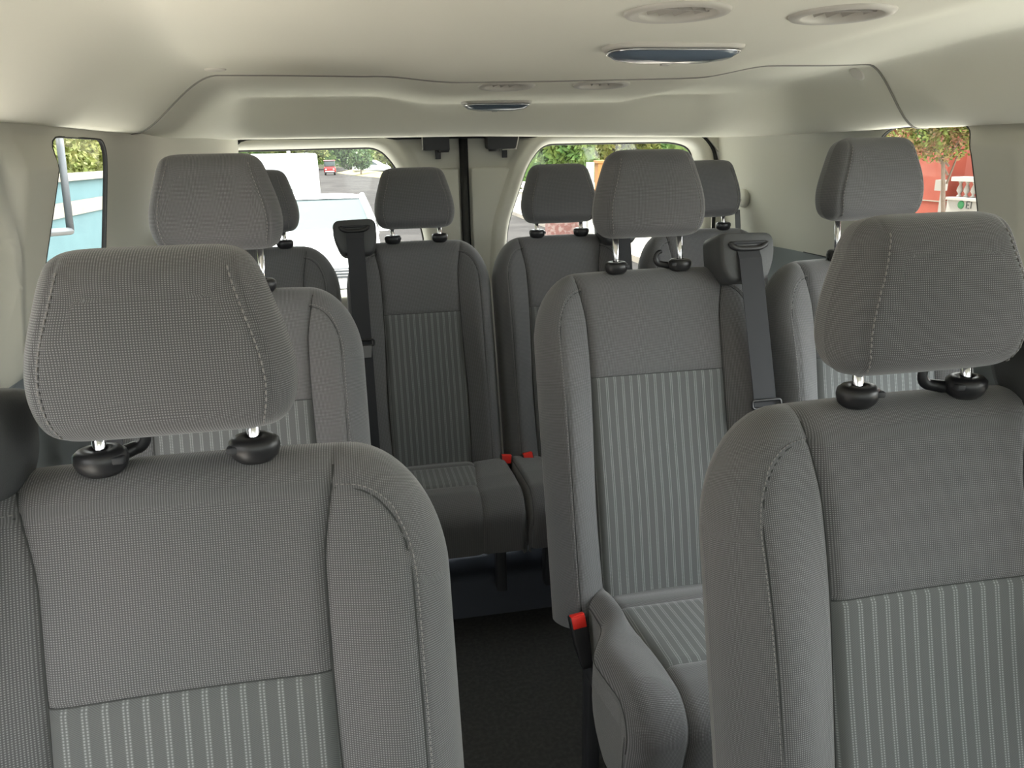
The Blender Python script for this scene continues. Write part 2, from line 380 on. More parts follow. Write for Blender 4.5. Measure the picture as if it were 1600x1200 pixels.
# ------------------------------------------------------------------ rear doors
XC = .395
WIN = [(.150, .90), (.160, 1.01), (.170, 1.125), (.253, 1.350), (.315, 1.424), (.845, 1.422), (.925, 1.400), (.955, 1.28), (.945, .90)]
WRC = [.06, .08, .12, .05, .045, .10, .05, .15, .07]
def ring_loop(d):
    """window outline grown by d about itself, always with the same number of points"""
    base = [Vector(p) for p in rpoly(WIN, WRC, 7)]; n = len(base); out = []
    for i in range(n):
        t = (base[(i + 1) % n] - base[i - 1]).normalized(); nn = Vector((t.y, -t.x))
        out.append(base[i] + nn * d)
    c = Vector((.55, 1.15))
    if (out[0] - c).length < (base[0] - c).length and d > 0:
        out = [base[i] * 2 - out[i] for i in range(n)]
    return out
def rear_door(sg, num):
    YD = 2.985
    prof = [(0, 3.035), (.004, 3.0), (.012, 2.962), (.026, 2.950), (.048, 2.948), (.062, 2.955), (.078, 2.978), (.090, YD)]
    loops = [(ring_loop(d), y) for d, y in prof]
    n = len(loops[0][0]); V = []
    x0, x1, z0, z1 = .016, 1.005, .05, 1.475
    def clampp(p): return Vector((min(max(p.x, x0), x1 - .002), min(max(p.y, z0), z1)))
    for L, y in loops: V += [(XC + sg * clampp(p).x, y, clampp(p).y) for p in L]
    # outer rectangle with the same point count
    c = Vector((.5, 1.12)); L = loops[-1][0]
    for p in L:
        q = clampp(p); d = (q - c)
        k = min(((x1 - c.x) / d.x if d.x > 0 else (x0 - c.x) / d.x) if abs(d.x) > 1e-6 else 9, ((z1 - c.y) / d.y if d.y > 0 else (z0 - c.y) / d.y) if abs(d.y) > 1e-6 else 9)
        e = c + d * max(1, k); V.append((XC + sg * e.x, YD + .0, e.y))
    K = len(loops)
    F = [(i * n + j, i * n + (j + 1) % n, (i + 1) * n + (j + 1) % n, (i + 1) * n + j) for i in range(K) for j in range(n)]
    if sg < 0: F = [tuple(reversed(q)) for q in F]
    d_ = mesh('door_%d' % num, V, F, M_PANEL); struct(d_)
    e = [(XC + sg * a, 3.03, b) for a, b in [tuple(p) for p in ring_loop(.002)]]
    mesh('pane', e, [tuple(range(n))], M_GLASSR, d_, False)
    mb = MB(); mb.tube([Vector((XC + sg * p.x, 3.024, p.y)) for p in ring_loop(-.002)], .006, 6, True); mb.out('window_seal', M_RUBBER, d_)
    # pressed step around the lock area beside the seam
    pl = rpoly([(.030, 1.345), (.165, 1.345), (.215, 1.47), (.030, 1.47)], [.01, .03, .01, .01], 4)
    mb = MB()
    T = Matrix(((sg, 0, 0, XC), (0, 0, 1, YD - .002), (0, 1, 0, 0), (0, 0, 0, 1)))
    # lower field stands proud of the lock pocket
    pl2 = rpoly([(.022, .12), (.140, .12), (.150, 1.0), (.160, 1.20), (.190, 1.335), (.150, 1.345), (.022, 1.345)], [.01, .02, .2, .2, .02, .02, .01], 4)
    mb.prism(pl2, -.014, T); o = mb.out('raised_field', M_PANEL, d_); bevel(o, .008, 3)
    # outer skin
    mb = MB(); mb.box((XC + sg * .53, 3.05, .45), (1.06, .02, .86)); mb.out('outer_skin', M_LOWTRIM, d_, False)
    return d_
DL = rear_door(-1, 1); DR = rear_door(1, 2)
m = MB(); m.box((XC, 3.01, .72), (.034, .05, 1.5)); o = m.out('trim_4', M_RUBBER, None, False); struct(o)
m = MB(); m.tube([(XC - .004, 2.968, .1), (XC - .004, 2.968, 1.0), (XC - .006, 2.968, 1.47)], .013, 10); o = m.out('trim_5', M_RUBBER); struct(o)
# door aperture: dark seal running along the top and down both sides, and the body frame around it
for nm, dy, r in (('trim_6', 2.955, .0075),):
    pts = rpoly([(-.505, .1), (-.500, 1.30), (-.430, 1.462), (1.335, 1.452), (1.405, 1.38), (1.42, .1)], [.02, .1, .07, .07, .1, .02], 6)
    m = MB(); m.tube([(a, dy, b) for a, b in pts], r, 8); struct(m.out(nm, M_RUBBER))
def frame_panel(name, poly, y0, y1):
    T = Matrix(((1, 0, 0, 0), (0, 0, 1, y0), (0, 1, 0, 0), (0, 0, 0, 1)))
    m = MB(); m.prism(poly, y1 - y0, T); o = m.out(name, M_PANEL, None, False); struct(o); return o
frame_panel('trim_7', [(-.70, 0), (-.50, 0), (-.498, 1.30), (-.425, 1.466), (-.425, 1.60), (-.70, 1.60)], 2.94, 3.06)
frame_panel('trim_8', [(1.62, 0), (1.425, 0), (1.41, 1.38), (1.34, 1.456), (1.34, 1.60), (1.62, 1.60)], 2.94, 3.06)
frame_panel('trim_9', [(-.50, 1.475), (1.42, 1.465), (1.42, 1.62), (-.50, 1.62)], 2.92, 3.06)

def lock(x0, x1, sg, label):
    t = empty('door_latch', ((x0 + x1) / 2, 2.975, 1.44), label, 'door latch', 'latch housings at the top of the rear doors')
    w_ = x1 - x0
    m = MB(); pl = rpoly([(-w_ / 2 + (.022 if sg > 0 else .002) * (0), -.030), (w_ / 2 - (.020 if sg > 0 else .0), -.030), (w_ / 2, .05), (-w_ / 2, .05)], [.012, .008, .004, .004], 4)
    T = Matrix(((1, 0, 0, 0), (0, 0, 1, -.07), (0, 1, 0, 0), (0, 0, 0, 1)))
    m.prism(pl, .07, T); o = m.out('housing', M_BLACKSOFT, t); bevel(o, .003)
    m = MB(); 
    e = [(w_ / 2 * sg + .001 * sg, -.066, .05), ((w_ / 2 - .020 * (sg > 0)) * sg + .002 * sg, -.066, -.030), (((w_ / 2 - .020 * (sg > 0)) - .05) * sg, -.066, -.033)]
    m.tube(e if sg > 0 else e[:2], .0022, 6); m.out('edge_strip', M_VENT, t)
    m = MB(); m.lathe([(.02, -.012), (.024, 0), (.02, .012)], Matrix.Translation((-w_ / 2 * sg * .35 - .012 * sg, -.035, -.026)), 18); m.out('catch', M_BLACK, t)
    m = MB(); m.box((.010, -.012, -.045), (.020, .015, .034)); bevel(m.out('striker_tab', M_BLACK, t), .002)
lock(.237, .334, -1, 'black latch housing above the left rear door, left of the dark seam')
lock(.475, .600, 1, 'black latch housing above the right rear door, right of the dark seam')

# ------------------------------------------------------------------ ceiling fittings
def tilt(x, Y, rz=0):
    e = .02; nx = -(ceil_z(x + e, Y) - ceil_z(x - e, Y)) / (2 * e); ny = -(ceil_z(x, Y + e) - ceil_z(x, Y - e)) / (2 * e)
    nrm = Vector((nx, ny, 1)).normalized()
    q = nrm.to_track_quat('Z', 'Y'); return Matrix.Translation((x, Y, ceil_z(x, Y))) @ q.to_matrix().to_4x4() @ Matrix.Rotation(rz, 4, 'Z')
def vent(x, Y, label, r=.076, rz=0, flat=.0, dz=0):
    t = empty('air_vent', (0, 0, 0), label, 'air vent', 'round air vents in the headliner'); t.matrix_world = tilt(x, Y, rz)
    prof = [(r, .002), (r * .995, -.002), (r * .96, -.0045), (r * .86, -.0055), (r * .78, -.005), (r * .735, -.003), (r * .72, .004), (r * .71, .016)]
    V = [Vector((a * math.cos(2 * math.pi * k / 44), a * math.sin(2 * math.pi * k / 44), b)) for a, b in prof for k in range(44)]
    F = [(i * 44 + k, i * 44 + (k + 1) % 44, (i + 1) * 44 + (k + 1) % 44, (i + 1) * 44 + k) for i in range(len(prof) - 1) for k in range(44)]
    mesh('vent_ring', V, F, M_VENT, t)
    m = MB(); m.lathe([(r * .74, .015), (r * .74, .017)], n=40); m.out('vent_bowl', M_VENTIN, t, False)
    for i in range(5):
        m = MB(); xx = -.6 * r + i * .3 * r; hw = math.sqrt(max(.0001, (r * .69) ** 2 - xx * xx)) * .96
        m.box((xx, 0, .008), (.0022, 2 * hw, .012), Matrix.Rotation(.5, 4, 'Y')); m.out('vent_blade', M_VENTIN, t, False)
    m = MB(); m.box((0, 0, .004), (2 * r * .70, .004, .004)); m.out('cross_bar', M_VENTIN, t, False)
vent(.463, 1.125, 'large round air vent at the top, left of the pair nearest the camera', rz=.2)
vent(.722, 1.125, 'large round air vent at the top, right of the pair nearest the camera', rz=-.1)
vent(.398, 2.10, 'small looking far air vent, left of the rear pair just behind the headliner seam', rz=.2)
vent(.650, 2.08, 'small looking far air vent, right of the rear pair just behind the headliner seam', rz=-.1)
def lamp(x, Y, w_, d_, label):
    t = empty('ceiling_lamp', (0, 0, 0), label, 'ceiling lamp', 'long dome lamps in the headliner'); t.matrix_world = tilt(x, Y)
    pl = rpoly([(-w_ / 2, -d_ / 2), (w_ / 2, -d_ / 2), (w_ / 2, d_ / 2), (-w_ / 2, d_ / 2)], d_ * .46, 8)
    n = len(pl); V = []; F = []
    for k, z in ((1.04, .002), (1.02, -.005), (.98, -.008), (.95, -.006)): V += [(a * k, b * (k if k > 1 else k * .96), z) for a, b in pl]
    for i in range(3): F += [(i * n + j, i * n + (j + 1) % n, (i + 1) * n + (j + 1) % n, (i + 1) * n + j) for j in range(n)]
    mesh('lamp_rim', V, F, M_VENT, t)
    V = []; F = []
    for k, z in ((.955, -.004), (.93, -.014), (.84, -.021), (.55, -.026), (.0, -.027)): V += [(a * k, b * k, z) for a, b in pl]
    for i in range(4): F += [(i * n + j, i * n + (j + 1) % n, (i + 1) * n + (j + 1) % n, (i + 1) * n + j) for j in range(n)]
    mesh('lamp_lens', V, F, M_LENS, t)
    m = MB(); m.tube([(a * .965, b * .95, -.0105) for a, b in pl[n // 2 - 10 + 0:n]] if False else [(a * .965, b * .95, -.0105) for a, b in pl], .002, 6, True); m.out('chrome_strip', M_CHROME, t)
    m = MB(); m.box((0, -d_ * .40, -.024), (.018, .012, .008)); bevel(m.out('switch', M_VENT, t), .002)
lamp(.596, 1.46, .262, .10, 'long oval dome lamp with dark blue grey lens, nearer the camera')
lamp(.440, 2.50, .215, .095, 'long oval dome lamp with bright rim, at the rear header')
for (x, Y, lb) in ((-.298, 1.93, 'small round clip cap in the headliner, left end of the seam'), (1.30, 1.93, 'small round clip cap in the headliner, right end of the seam')):
    m = MB(); m.lathe([(.024, .002), (.023, -.002), (.018, -.0035)], tilt(x, Y), 24); o = m.out('clip_cap', M_CAP); tag(o, lb, 'clip', 'round clip caps in the headliner')

# belt hanging from the rear right pillar
t = empty('pillar_seat_belt', (1.43, 2.79, 1.19), 'black seat belt hanging from its anchor on the far right rear pillar', 'seat belt')
m = MB(); m.lathe([(.036, 0), (.034, .012), (.02, .018)], Matrix.Translation((.02, -.01, .02)) @ Matrix.Rotation(-math.pi / 2, 4, 'Y'), 24); m.out('anchor_cover', M_PANEL, t)
m = MB(); m.tube([(-.012, -.03, .015), (-.018, -.015, -.03), (-.012, .02, -.04), (-.008, .03, .0)], .006, 8, True); m.out('guide_loop', M_CHROME, t)
m = MB(); V = []
for i in range(12):
    k = i / 11; y = -.02 - .10 * k; z = -.02 - .42 * k; x = -.014 - .0 * k
    V += [(x - .004, y - .024, z), (x, y + .024, z), (x + .0018, y + .024, z), (x - .0022, y - .024, z)]
F = [(4 * i + j, 4 * i + (j + 1) % 4, 4 * i + 4 + (j + 1) % 4, 4 * i + 4 + j) for i in range(11) for j in range(4)]
mesh('belt_webbing', V, F, M_WEB, t, False)

# ------------------------------------------------------------------ passenger seat
ANG = .2613; SA, CA = math.sin(ANG), math.cos(ANG)
S0, ST, TH = -.05, .4906, .105
def back_builder(W, ws0, H=.728, side=1):
    """surface of a backrest in its own plane: u across, s up the back, n to the rear; side = shoulder that carries the belt tower"""
    aa, bb = .105, .15
    def top(u):
        x = abs(u); h = H - .008 * (u / W) ** 2
        if x > W - aa: h -= bb * (1 - math.sqrt(max(0, 1 - ((x - (W - aa)) / aa) ** 2)))
        return h
    def dist(u, s):
        x = abs(u); dx = W - x; dy = H - s
        if x > W - aa and s > H - bb - .008 * (u / W) ** 2:
            p = (x - (W - aa)) / aa; q = (s + .008 * (u / W) ** 2 - (H - bb)) / bb; rho = math.hypot(p, q)
            if rho < 1e-6: return min(aa, bb)
            c2 = p * p / (rho * rho)
            return max(0, (1 - rho) * (aa * c2 + bb * (1 - c2)))
        if x > W - aa: return max(0, dx)
        if s > H - bb: return max(0, top(u) - s)
        return min(dx, dy)
    def ws(s): return ws0 + .014 * ss(.60, H, s) + .003 * math.sin(s * 9)
    def prof(d, r): 
        t = min(1, max(0, d / r)); return math.sqrt(max(0, 1 - (1 - t) ** 2))
    def front(u, s):
        x = abs(u); w_ = ws(s); n = .010 * ss(.50, .74, s)
        if x < w_:
            n += .006 * math.cos(x / w_ * math.pi / 2) * ss(.70, .5, s) - .006 * math.exp(-((s - .2) / .12) ** 2)
            n -= .004 * (1 - math.exp(-((w_ - x) / .012) ** 2))
            if abs(s - ST) < .02: n += .0035 * math.exp(-((s - ST) / .0028) ** 2)
        else:
            t = (x - w_) / (W - w_)
            hb = .036 - .022 * ss(.40, .70, s)
            n -= hb * math.sin(min(1, t / .55) * math.pi / 2) ** 1.2 * (1 - .35 * ss(.55, 1, t))
            d = dist(u, s); n += .0035 * math.exp(-((d - .044) / .0025) ** 2)
        n += .006 * math.exp(-((x - w_) / .0035) ** 2)
        pf = prof(dist(u, s), .046)
        return .055 + (n - .055) * pf
    def back(u, s):
        return .055 + (TH - .055) * prof(dist(u, s), .05)
    def P(u, s, n): return Vector((u, s * SA + n * CA, s * CA - n * SA))
    # columns
    kc = lin(-1, 1, 37)
    kb = []
    for i in range(27):
        t = i / 26; kb.append(t * .55 + .45 * (math.sin(t * math.pi / 2)) if t > 0 else 0)
    kb = [1 - (1 - t) ** 1.25 for t in kb]
    rows_lo = [S0 + (ST - S0) * (1 - (1 - i / 46) ** 1.12) for i in range(47)]
    def rowhi(i, n, u):
        t = i / (n - 1); tt = .45 * t + .55 * math.sin(t * math.pi / 2)
        tt = 1 - (1 - tt) ** 1.15
        return ST + (top(u) - ST) * tt
    NH = 46
    def u_at(region, k, s):
        return ws(s) * k if region == 0 else region * (ws(s) + (W - ws(s)) * k)
    def sheet(region, ks, part, surf):
        idx = list(range(len(rows_lo))) if part == 'lo' else list(range(NH))
        def fn(i, k):
            s = rows_lo[i] if part == 'lo' else None
            if s is None:
                u = u_at(region, k, ST)
                for _ in range(3):
                    s = rowhi(i, NH, u); u = u_at(region, k, s)
                s = min(s, top(u))
            u = u_at(region, k, s)
            n = front(u, s) if surf == 'f' else back(u, s)
            d = dist(u, s); x = abs(u); kx = 1 if s < H - bb else (0 if x < W - aa else ((x - (W - aa)) / aa) ** 2)
            e = max(0, n + .03) * (1 - ss(.034, .05, d))
            if d < .05: return P(u, s, n), (u + math.copysign(e * kx, u), s + e * (1 - kx))
            return P(u, s, n), (u, s)
        V, F, UV = grid(fn, idx, ks)
        if (surf == 'f') == (region != -1): F = [tuple(reversed(q)) for q in F]
        return V, F, UV
    def merge(parts):
        V, F, UV = [], [], []
        for v, f, q in parts:
            k = len(V); V += v; UV += q; F += [tuple(i + k for i in t) for t in f]
        return V, F, UV
    R = {}
    R['insert'] = merge([sheet(0, kc, 'lo', 'f')])
    R['upper'] = merge([sheet(0, kc, 'hi', 'f')])
    R['bolster_l'] = merge([sheet(-1, kb, 'lo', 'f'), sheet(-1, kb, 'hi', 'f')])
    R['bolster_r'] = merge([sheet(1, kb, 'lo', 'f'), sheet(1, kb, 'hi', 'f')])
    R['rear'] = merge([sheet(g, k[::3] + ([k[-1]] if (len(k) - 1) % 3 else []), p, 'b') for g, k in ((0, kc), (-1, kb), (1, kb)) for p in ('lo', 'hi')])
    # bottom closure
    bv = []; bf = []
    us = [-W] + [u_at(-1, k, S0) for k in reversed(kb[:-1])] + [u_at(0, k, S0) for k in kc[1:-1]] + [u_at(1, k, S0) for k in kb]
    for u in us: bv += [P(u, S0, front(u, S0)), P(u, S0, back(u, S0))]
    bf = [(2 * i, 2 * i + 1, 2 * i + 3, 2 * i + 2) for i in range(len(us) - 1)]
    R['bottom'] = (bv, bf, [(0, 0)] * len(bv))
    R['P'] = P; R['front'] = front; R['ws'] = ws; R['top'] = top; R['dist'] = dist
    # stitch path along the gusset seam (dist = .044)
    def path(sg):
        pts = []
        us_ = ws(.68); s_ = H - .044 - .004
        u = us_ + .004
        while u < W - aa: pts.append((u, top(u) - .044)); u += .006
        for i in range(1, 40):
            th = math.pi / 2 * (1 - i / 39)
            lo, hi = .2, 1.0
            for _ in range(18):
                mid = (lo + hi) / 2
                uu = W - aa + aa * mid * math.cos(th); sss = H - bb + bb * mid * math.sin(th)
                if dist(uu, sss) > .044: lo = mid
                else: hi = mid
            pts.append((uu, sss))
        s = pts[-1][1] - .01
        while s > S0 + .03: pts.append((W - .044, s)); s -= .012
        return [(sg * u, s) for u, s in pts]
    R['path'] = path
    return R

def resample(pts, step):
    out = [pts[0]]; acc = 0
    for a, b in zip(pts, pts[1:]):
        L = (b - a).length
        if L == 0: continue
        t = step - acc
        while t <= L: out.append(a + (b - a) * (t / L)); t += step
        acc = (acc + L) % step
    return out
def stitches(mb, pts, off, r=.0008, ln=.0048, gap=.0066):
    """dashes of thread along a 3D polyline, lifted by off"""
    q = resample(pts, gap)
    for a, b in zip(q, q[1:]):
        d = (b - a).normalized(); c = a + off
        mb.tube([c, c + d * ln * .25 + off.normalized() * r * .6, c + d * ln * .75 + off.normalized() * r * .6, c + d * ln], [r * .5, r, r, r * .5], 5)

def head_builder():
    """pillow of a head restraint: x across, z up from its foot, y to the rear"""
    HH = .188; t = .105
    def W(z):
        k = z / HH
        return .1145 + .012 * math.sin(min(1, k / .30) * math.pi / 2) - .029 * ss(.30, 1.05, k)
    def bnd(th):   # rounded square boundary in -1..1
        c, s = math.cos(th), math.sin(th); p = 8.5 if s < 0 else 6.8
        r = (abs(c) ** p + abs(s) ** p) ** (-1 / p); return r * c, r * s
    N = 84; V = []; UV = []
    def wsx(z): return W(z) - .022
    poly = []
    for i in range(160):
        x, y = bnd(2 * math.pi * i / 160); z = (y * .5 + .5) * HH; poly.append(Vector((x * W(z), z)))
    def dst(p):
        best = 9
        for a, b in zip(poly, poly[1:] + poly[:1]):
            ab = b - a; k = max(0, min(1, (p - a).dot(ab) / ab.length_squared)); best = min(best, (p - a - ab * k).length)
        return best
    sheets = []
    for surf in (-1, 1):
        n = N if surf < 0 else 36
        vs = []; uv = []
        ks = [math.copysign(.5 * abs(q) + .5 * math.sin(abs(q) * math.pi / 2), q) for q in lin(-1, 1, n + 1)]
        for a in ks:
            for b in ks:
                L = max(abs(a), abs(b))
                if L < 1e-9: x = y = 0.0
                else:
                    bx, by = bnd(math.atan2(b, a)); x, y = bx * L, by * L
                z = (y * .5 + .5) * HH; X = x * W(z)
                d = 0 if L > .9999 else dst(Vector((X, z)))
                pf = math.sqrt(max(0, 1 - (1 - min(1, d / .034)) ** 2))
                nn = -t / 2 if surf < 0 else t / 2
                if surf < 0:
                    nn += .010 * (1 - math.cos(min(1, abs(X) / .12) * math.pi / 2)) * .6 + .014 * ss(.10, .188, z)
                    nn -= .004 * math.exp(-((z - .08) / .05) ** 2)
                yy = nn * pf
                if surf < 0: yy += .0028 * math.exp(-((abs(X) - wsx(z)) / .0026) ** 2) * pf
                e = (yy + t / 2) if d < .045 else 0; cx = abs(x) ** 6; cy = abs(y) ** 6; q_ = cx + cy + 1e-9
                vs.append(Vector((X, yy, z))); uv.append((X + .5 + math.copysign(e * cx / q_, X), z + math.copysign(e * cy / q_, y)))
        m = n + 1
        fs = [(i * m + j, (i + 1) * m + j, (i + 1) * m + j + 1, i * m + j + 1) for i in range(n) for j in range(n)]
        if surf > 0: fs = [tuple(reversed(q)) for q in fs]
        sheets.append((vs, fs, uv))
    return sheets, wsx, HH, t
HEAD, HWS, HH, HT = head_builder()
_cache = {}
def head_mesh():
    if 'h' not in _cache:
        V, F, UV = [], [], []
        for v, f, q in HEAD:
            k = len(V); V += v; UV += q; F += [tuple(i + k for i in t_) for t_ in f]
        _cache['h'] = (V, F, UV)
        for sg in (-1, 1):
            mb = MB(); pts = []
            for i in range(60):
                z = .012 + (HH - .026) * i / 59; x = sg * (HWS(z) - .004)
                dx = .0042 / 1
                # depth of the front sheet here, read off the nearest vertex
                best = min(HEAD[0][0], key=lambda p: (p.x - x) ** 2 + (p.z - z) ** 2)
                pts.append(Vector((x, best.y, z)))
            stitches(mb, pts, Vector((0, -.0007, 0)), r=.0010, ln=.0050, gap=.0075)
            _cache['hs', sg] = (mb.v, mb.f)
    return _cache['h']

def cushion_builder(W, ws0, L, rs=.045, hb=.026, notch=.035):
    """seat cushion: u across, f forward of the crease"""
    R = .065; Hf = .17
    prof = []          # (f, z, nf, nz, arc)
    arc = 0
    f = -.05
    while f < L - R: prof.append((f, .012 + .10 * max(0, f) * (1 if f < .2 else 1) - .08 * max(0, f - .2) ** 1 * .6 - .010 * math.exp(-(f / .03) ** 2), 0, 1)); f += .010
    z1 = prof[-1][1]
    for i in range(13):
        th = i / 12 * math.pi / 2 * 1.08
        prof.append((L - R + R * math.sin(th), z1 - R + R * math.cos(th), math.sin(th), math.cos(th)))
    f1, z1, nf, nz = prof[-1]
    for i in range(1, 10):
        prof.append((f1 - .02 * i / 9 * 1.2, z1 - (Hf - R) * i / 9, .99, .12))
    arcs = [0]
    for a, b in zip(prof, prof[1:]): arcs.append(arcs[-1] + math.hypot(b[0] - a[0], b[1] - a[1]))
    def wsf(f): return ws0 - .022 * ss(.02, .30, f)
    def Wf(f, nf): return W - .008 - notch * (1 - ss(.11, .25, f)) - (.016 * ss(.22, L, f) if notch else 0)
    iA = max(i for i, p in enumerate(prof) if p[0] <= .075 and p[3] == 1); iB = max(i for i, p in enumerate(prof) if p[0] <= L - .115 and p[3] == 1)
    def pos(i, region, k):
        f, z, nf, nz = prof[i]; w_ = wsf(f); We = Wf(f, nf); topf = 1 - ss(.0, 1, nf)
        if region == 0:
            u = w_ * k; h = -.004 * (1 - math.exp(-((w_ - abs(u)) / .012) ** 2)) * -1 - .005 * math.exp(-((abs(u) - w_) / .0035) ** 2)
            h -= .004 * math.exp(-((f - prof[iA][0]) / .004) ** 2) * topf + .004 * math.exp(-((f - prof[iB][0]) / .004) ** 2) * topf
        else:
            # k 0..1 over the bolster top, 1..2 down the side
            hh = hb * (.35 + .65 * topf); sh_ = 0
            if k <= 1:
                u = w_ + (We - rs - w_) * k; h = hh * math.sin(k * math.pi / 2) ** 1.1 - .005 * math.exp(-((u - w_) / .0035) ** 2)
            elif k < 1.5:
                a = (k - 1) / .5 * math.pi / 2; u = We - rs + rs * math.sin(a); h = hh - rs * (1 - math.cos(a))
            else:
                q = (k - 1.5) / .5; u = We + .010 * math.sin(q * math.pi) - .022 * q * (1 if notch else 0); h = hh - rs; sh_ = q
            u *= region
            if sh_:
                pf_, pz_ = f + h * nf, z + h * nz; cf = min(pf_, L - .045); cz_ = -.165 if not notch else -.20
                return Vector((u, -(pf_ + (cf - pf_) * sh_), pz_ + (min(cz_, pz_) - pz_) * sh_)), (abs(u) + sh_ * .2, -arcs[i])
        if h < -.02 and nz > .3: dz = h * nz; df = h * nf
        else: dz = h * nz; df = h * nf
        return Vector((u, -(f + df), z + dz)), (u if abs(u) < We else u + h, -arcs[i])
    kc = lin(-1, 1, 25); kb = lin(0, 1, 12)[:-1] + lin(1, 1.5, 9)[:-1] + lin(1.5, 2, 7)
    def sh(region, ks, i0, i1):
        V, F, UV = grid(lambda i, k: pos(i, region, k), list(range(i0, i1 + 1)), ks)
        if region != -1: F = [tuple(reversed(q)) for q in F]
        return V, F, UV
    def merge(parts):
        V, F, UV = [], [], []
        for v, f, q in parts:
            k = len(V); V += v; UV += q; F += [tuple(i + k for i in t) for t in f]
        return V, F, UV
    n = len(prof) - 1
    R_ = {'insert': sh(0, kc, iA, iB), 'rearstrip': sh(0, kc, 0, iA), 'body': sh(0, kc, iB, n), 'bol-1': sh(-1, kb, 0, n), 'bol1': sh(1, kb, 0, n)}
    seam = {}
    for sg in (-1, 1):
        seam[sg] = [pos(i, sg, 1.42)[0] for i in range(3, n - 6)]
    R_['seam'] = seam
    R_['foot'] = (prof[n][0], prof[n][1])
    return R_

def shared(key, name, builder, m, parent, smooth=True):
    """the first call builds the mesh, later ones reuse it"""
    if key not in _cache:
        d = builder(); o = mesh(name, d[0], d[1], m, parent, smooth, d[2] if len(d) > 2 else None); _cache[key] = o.data; return o
    o = bpy.data.objects.new(name, _cache[key]); COL.objects.link(o); o.parent = parent
    return o

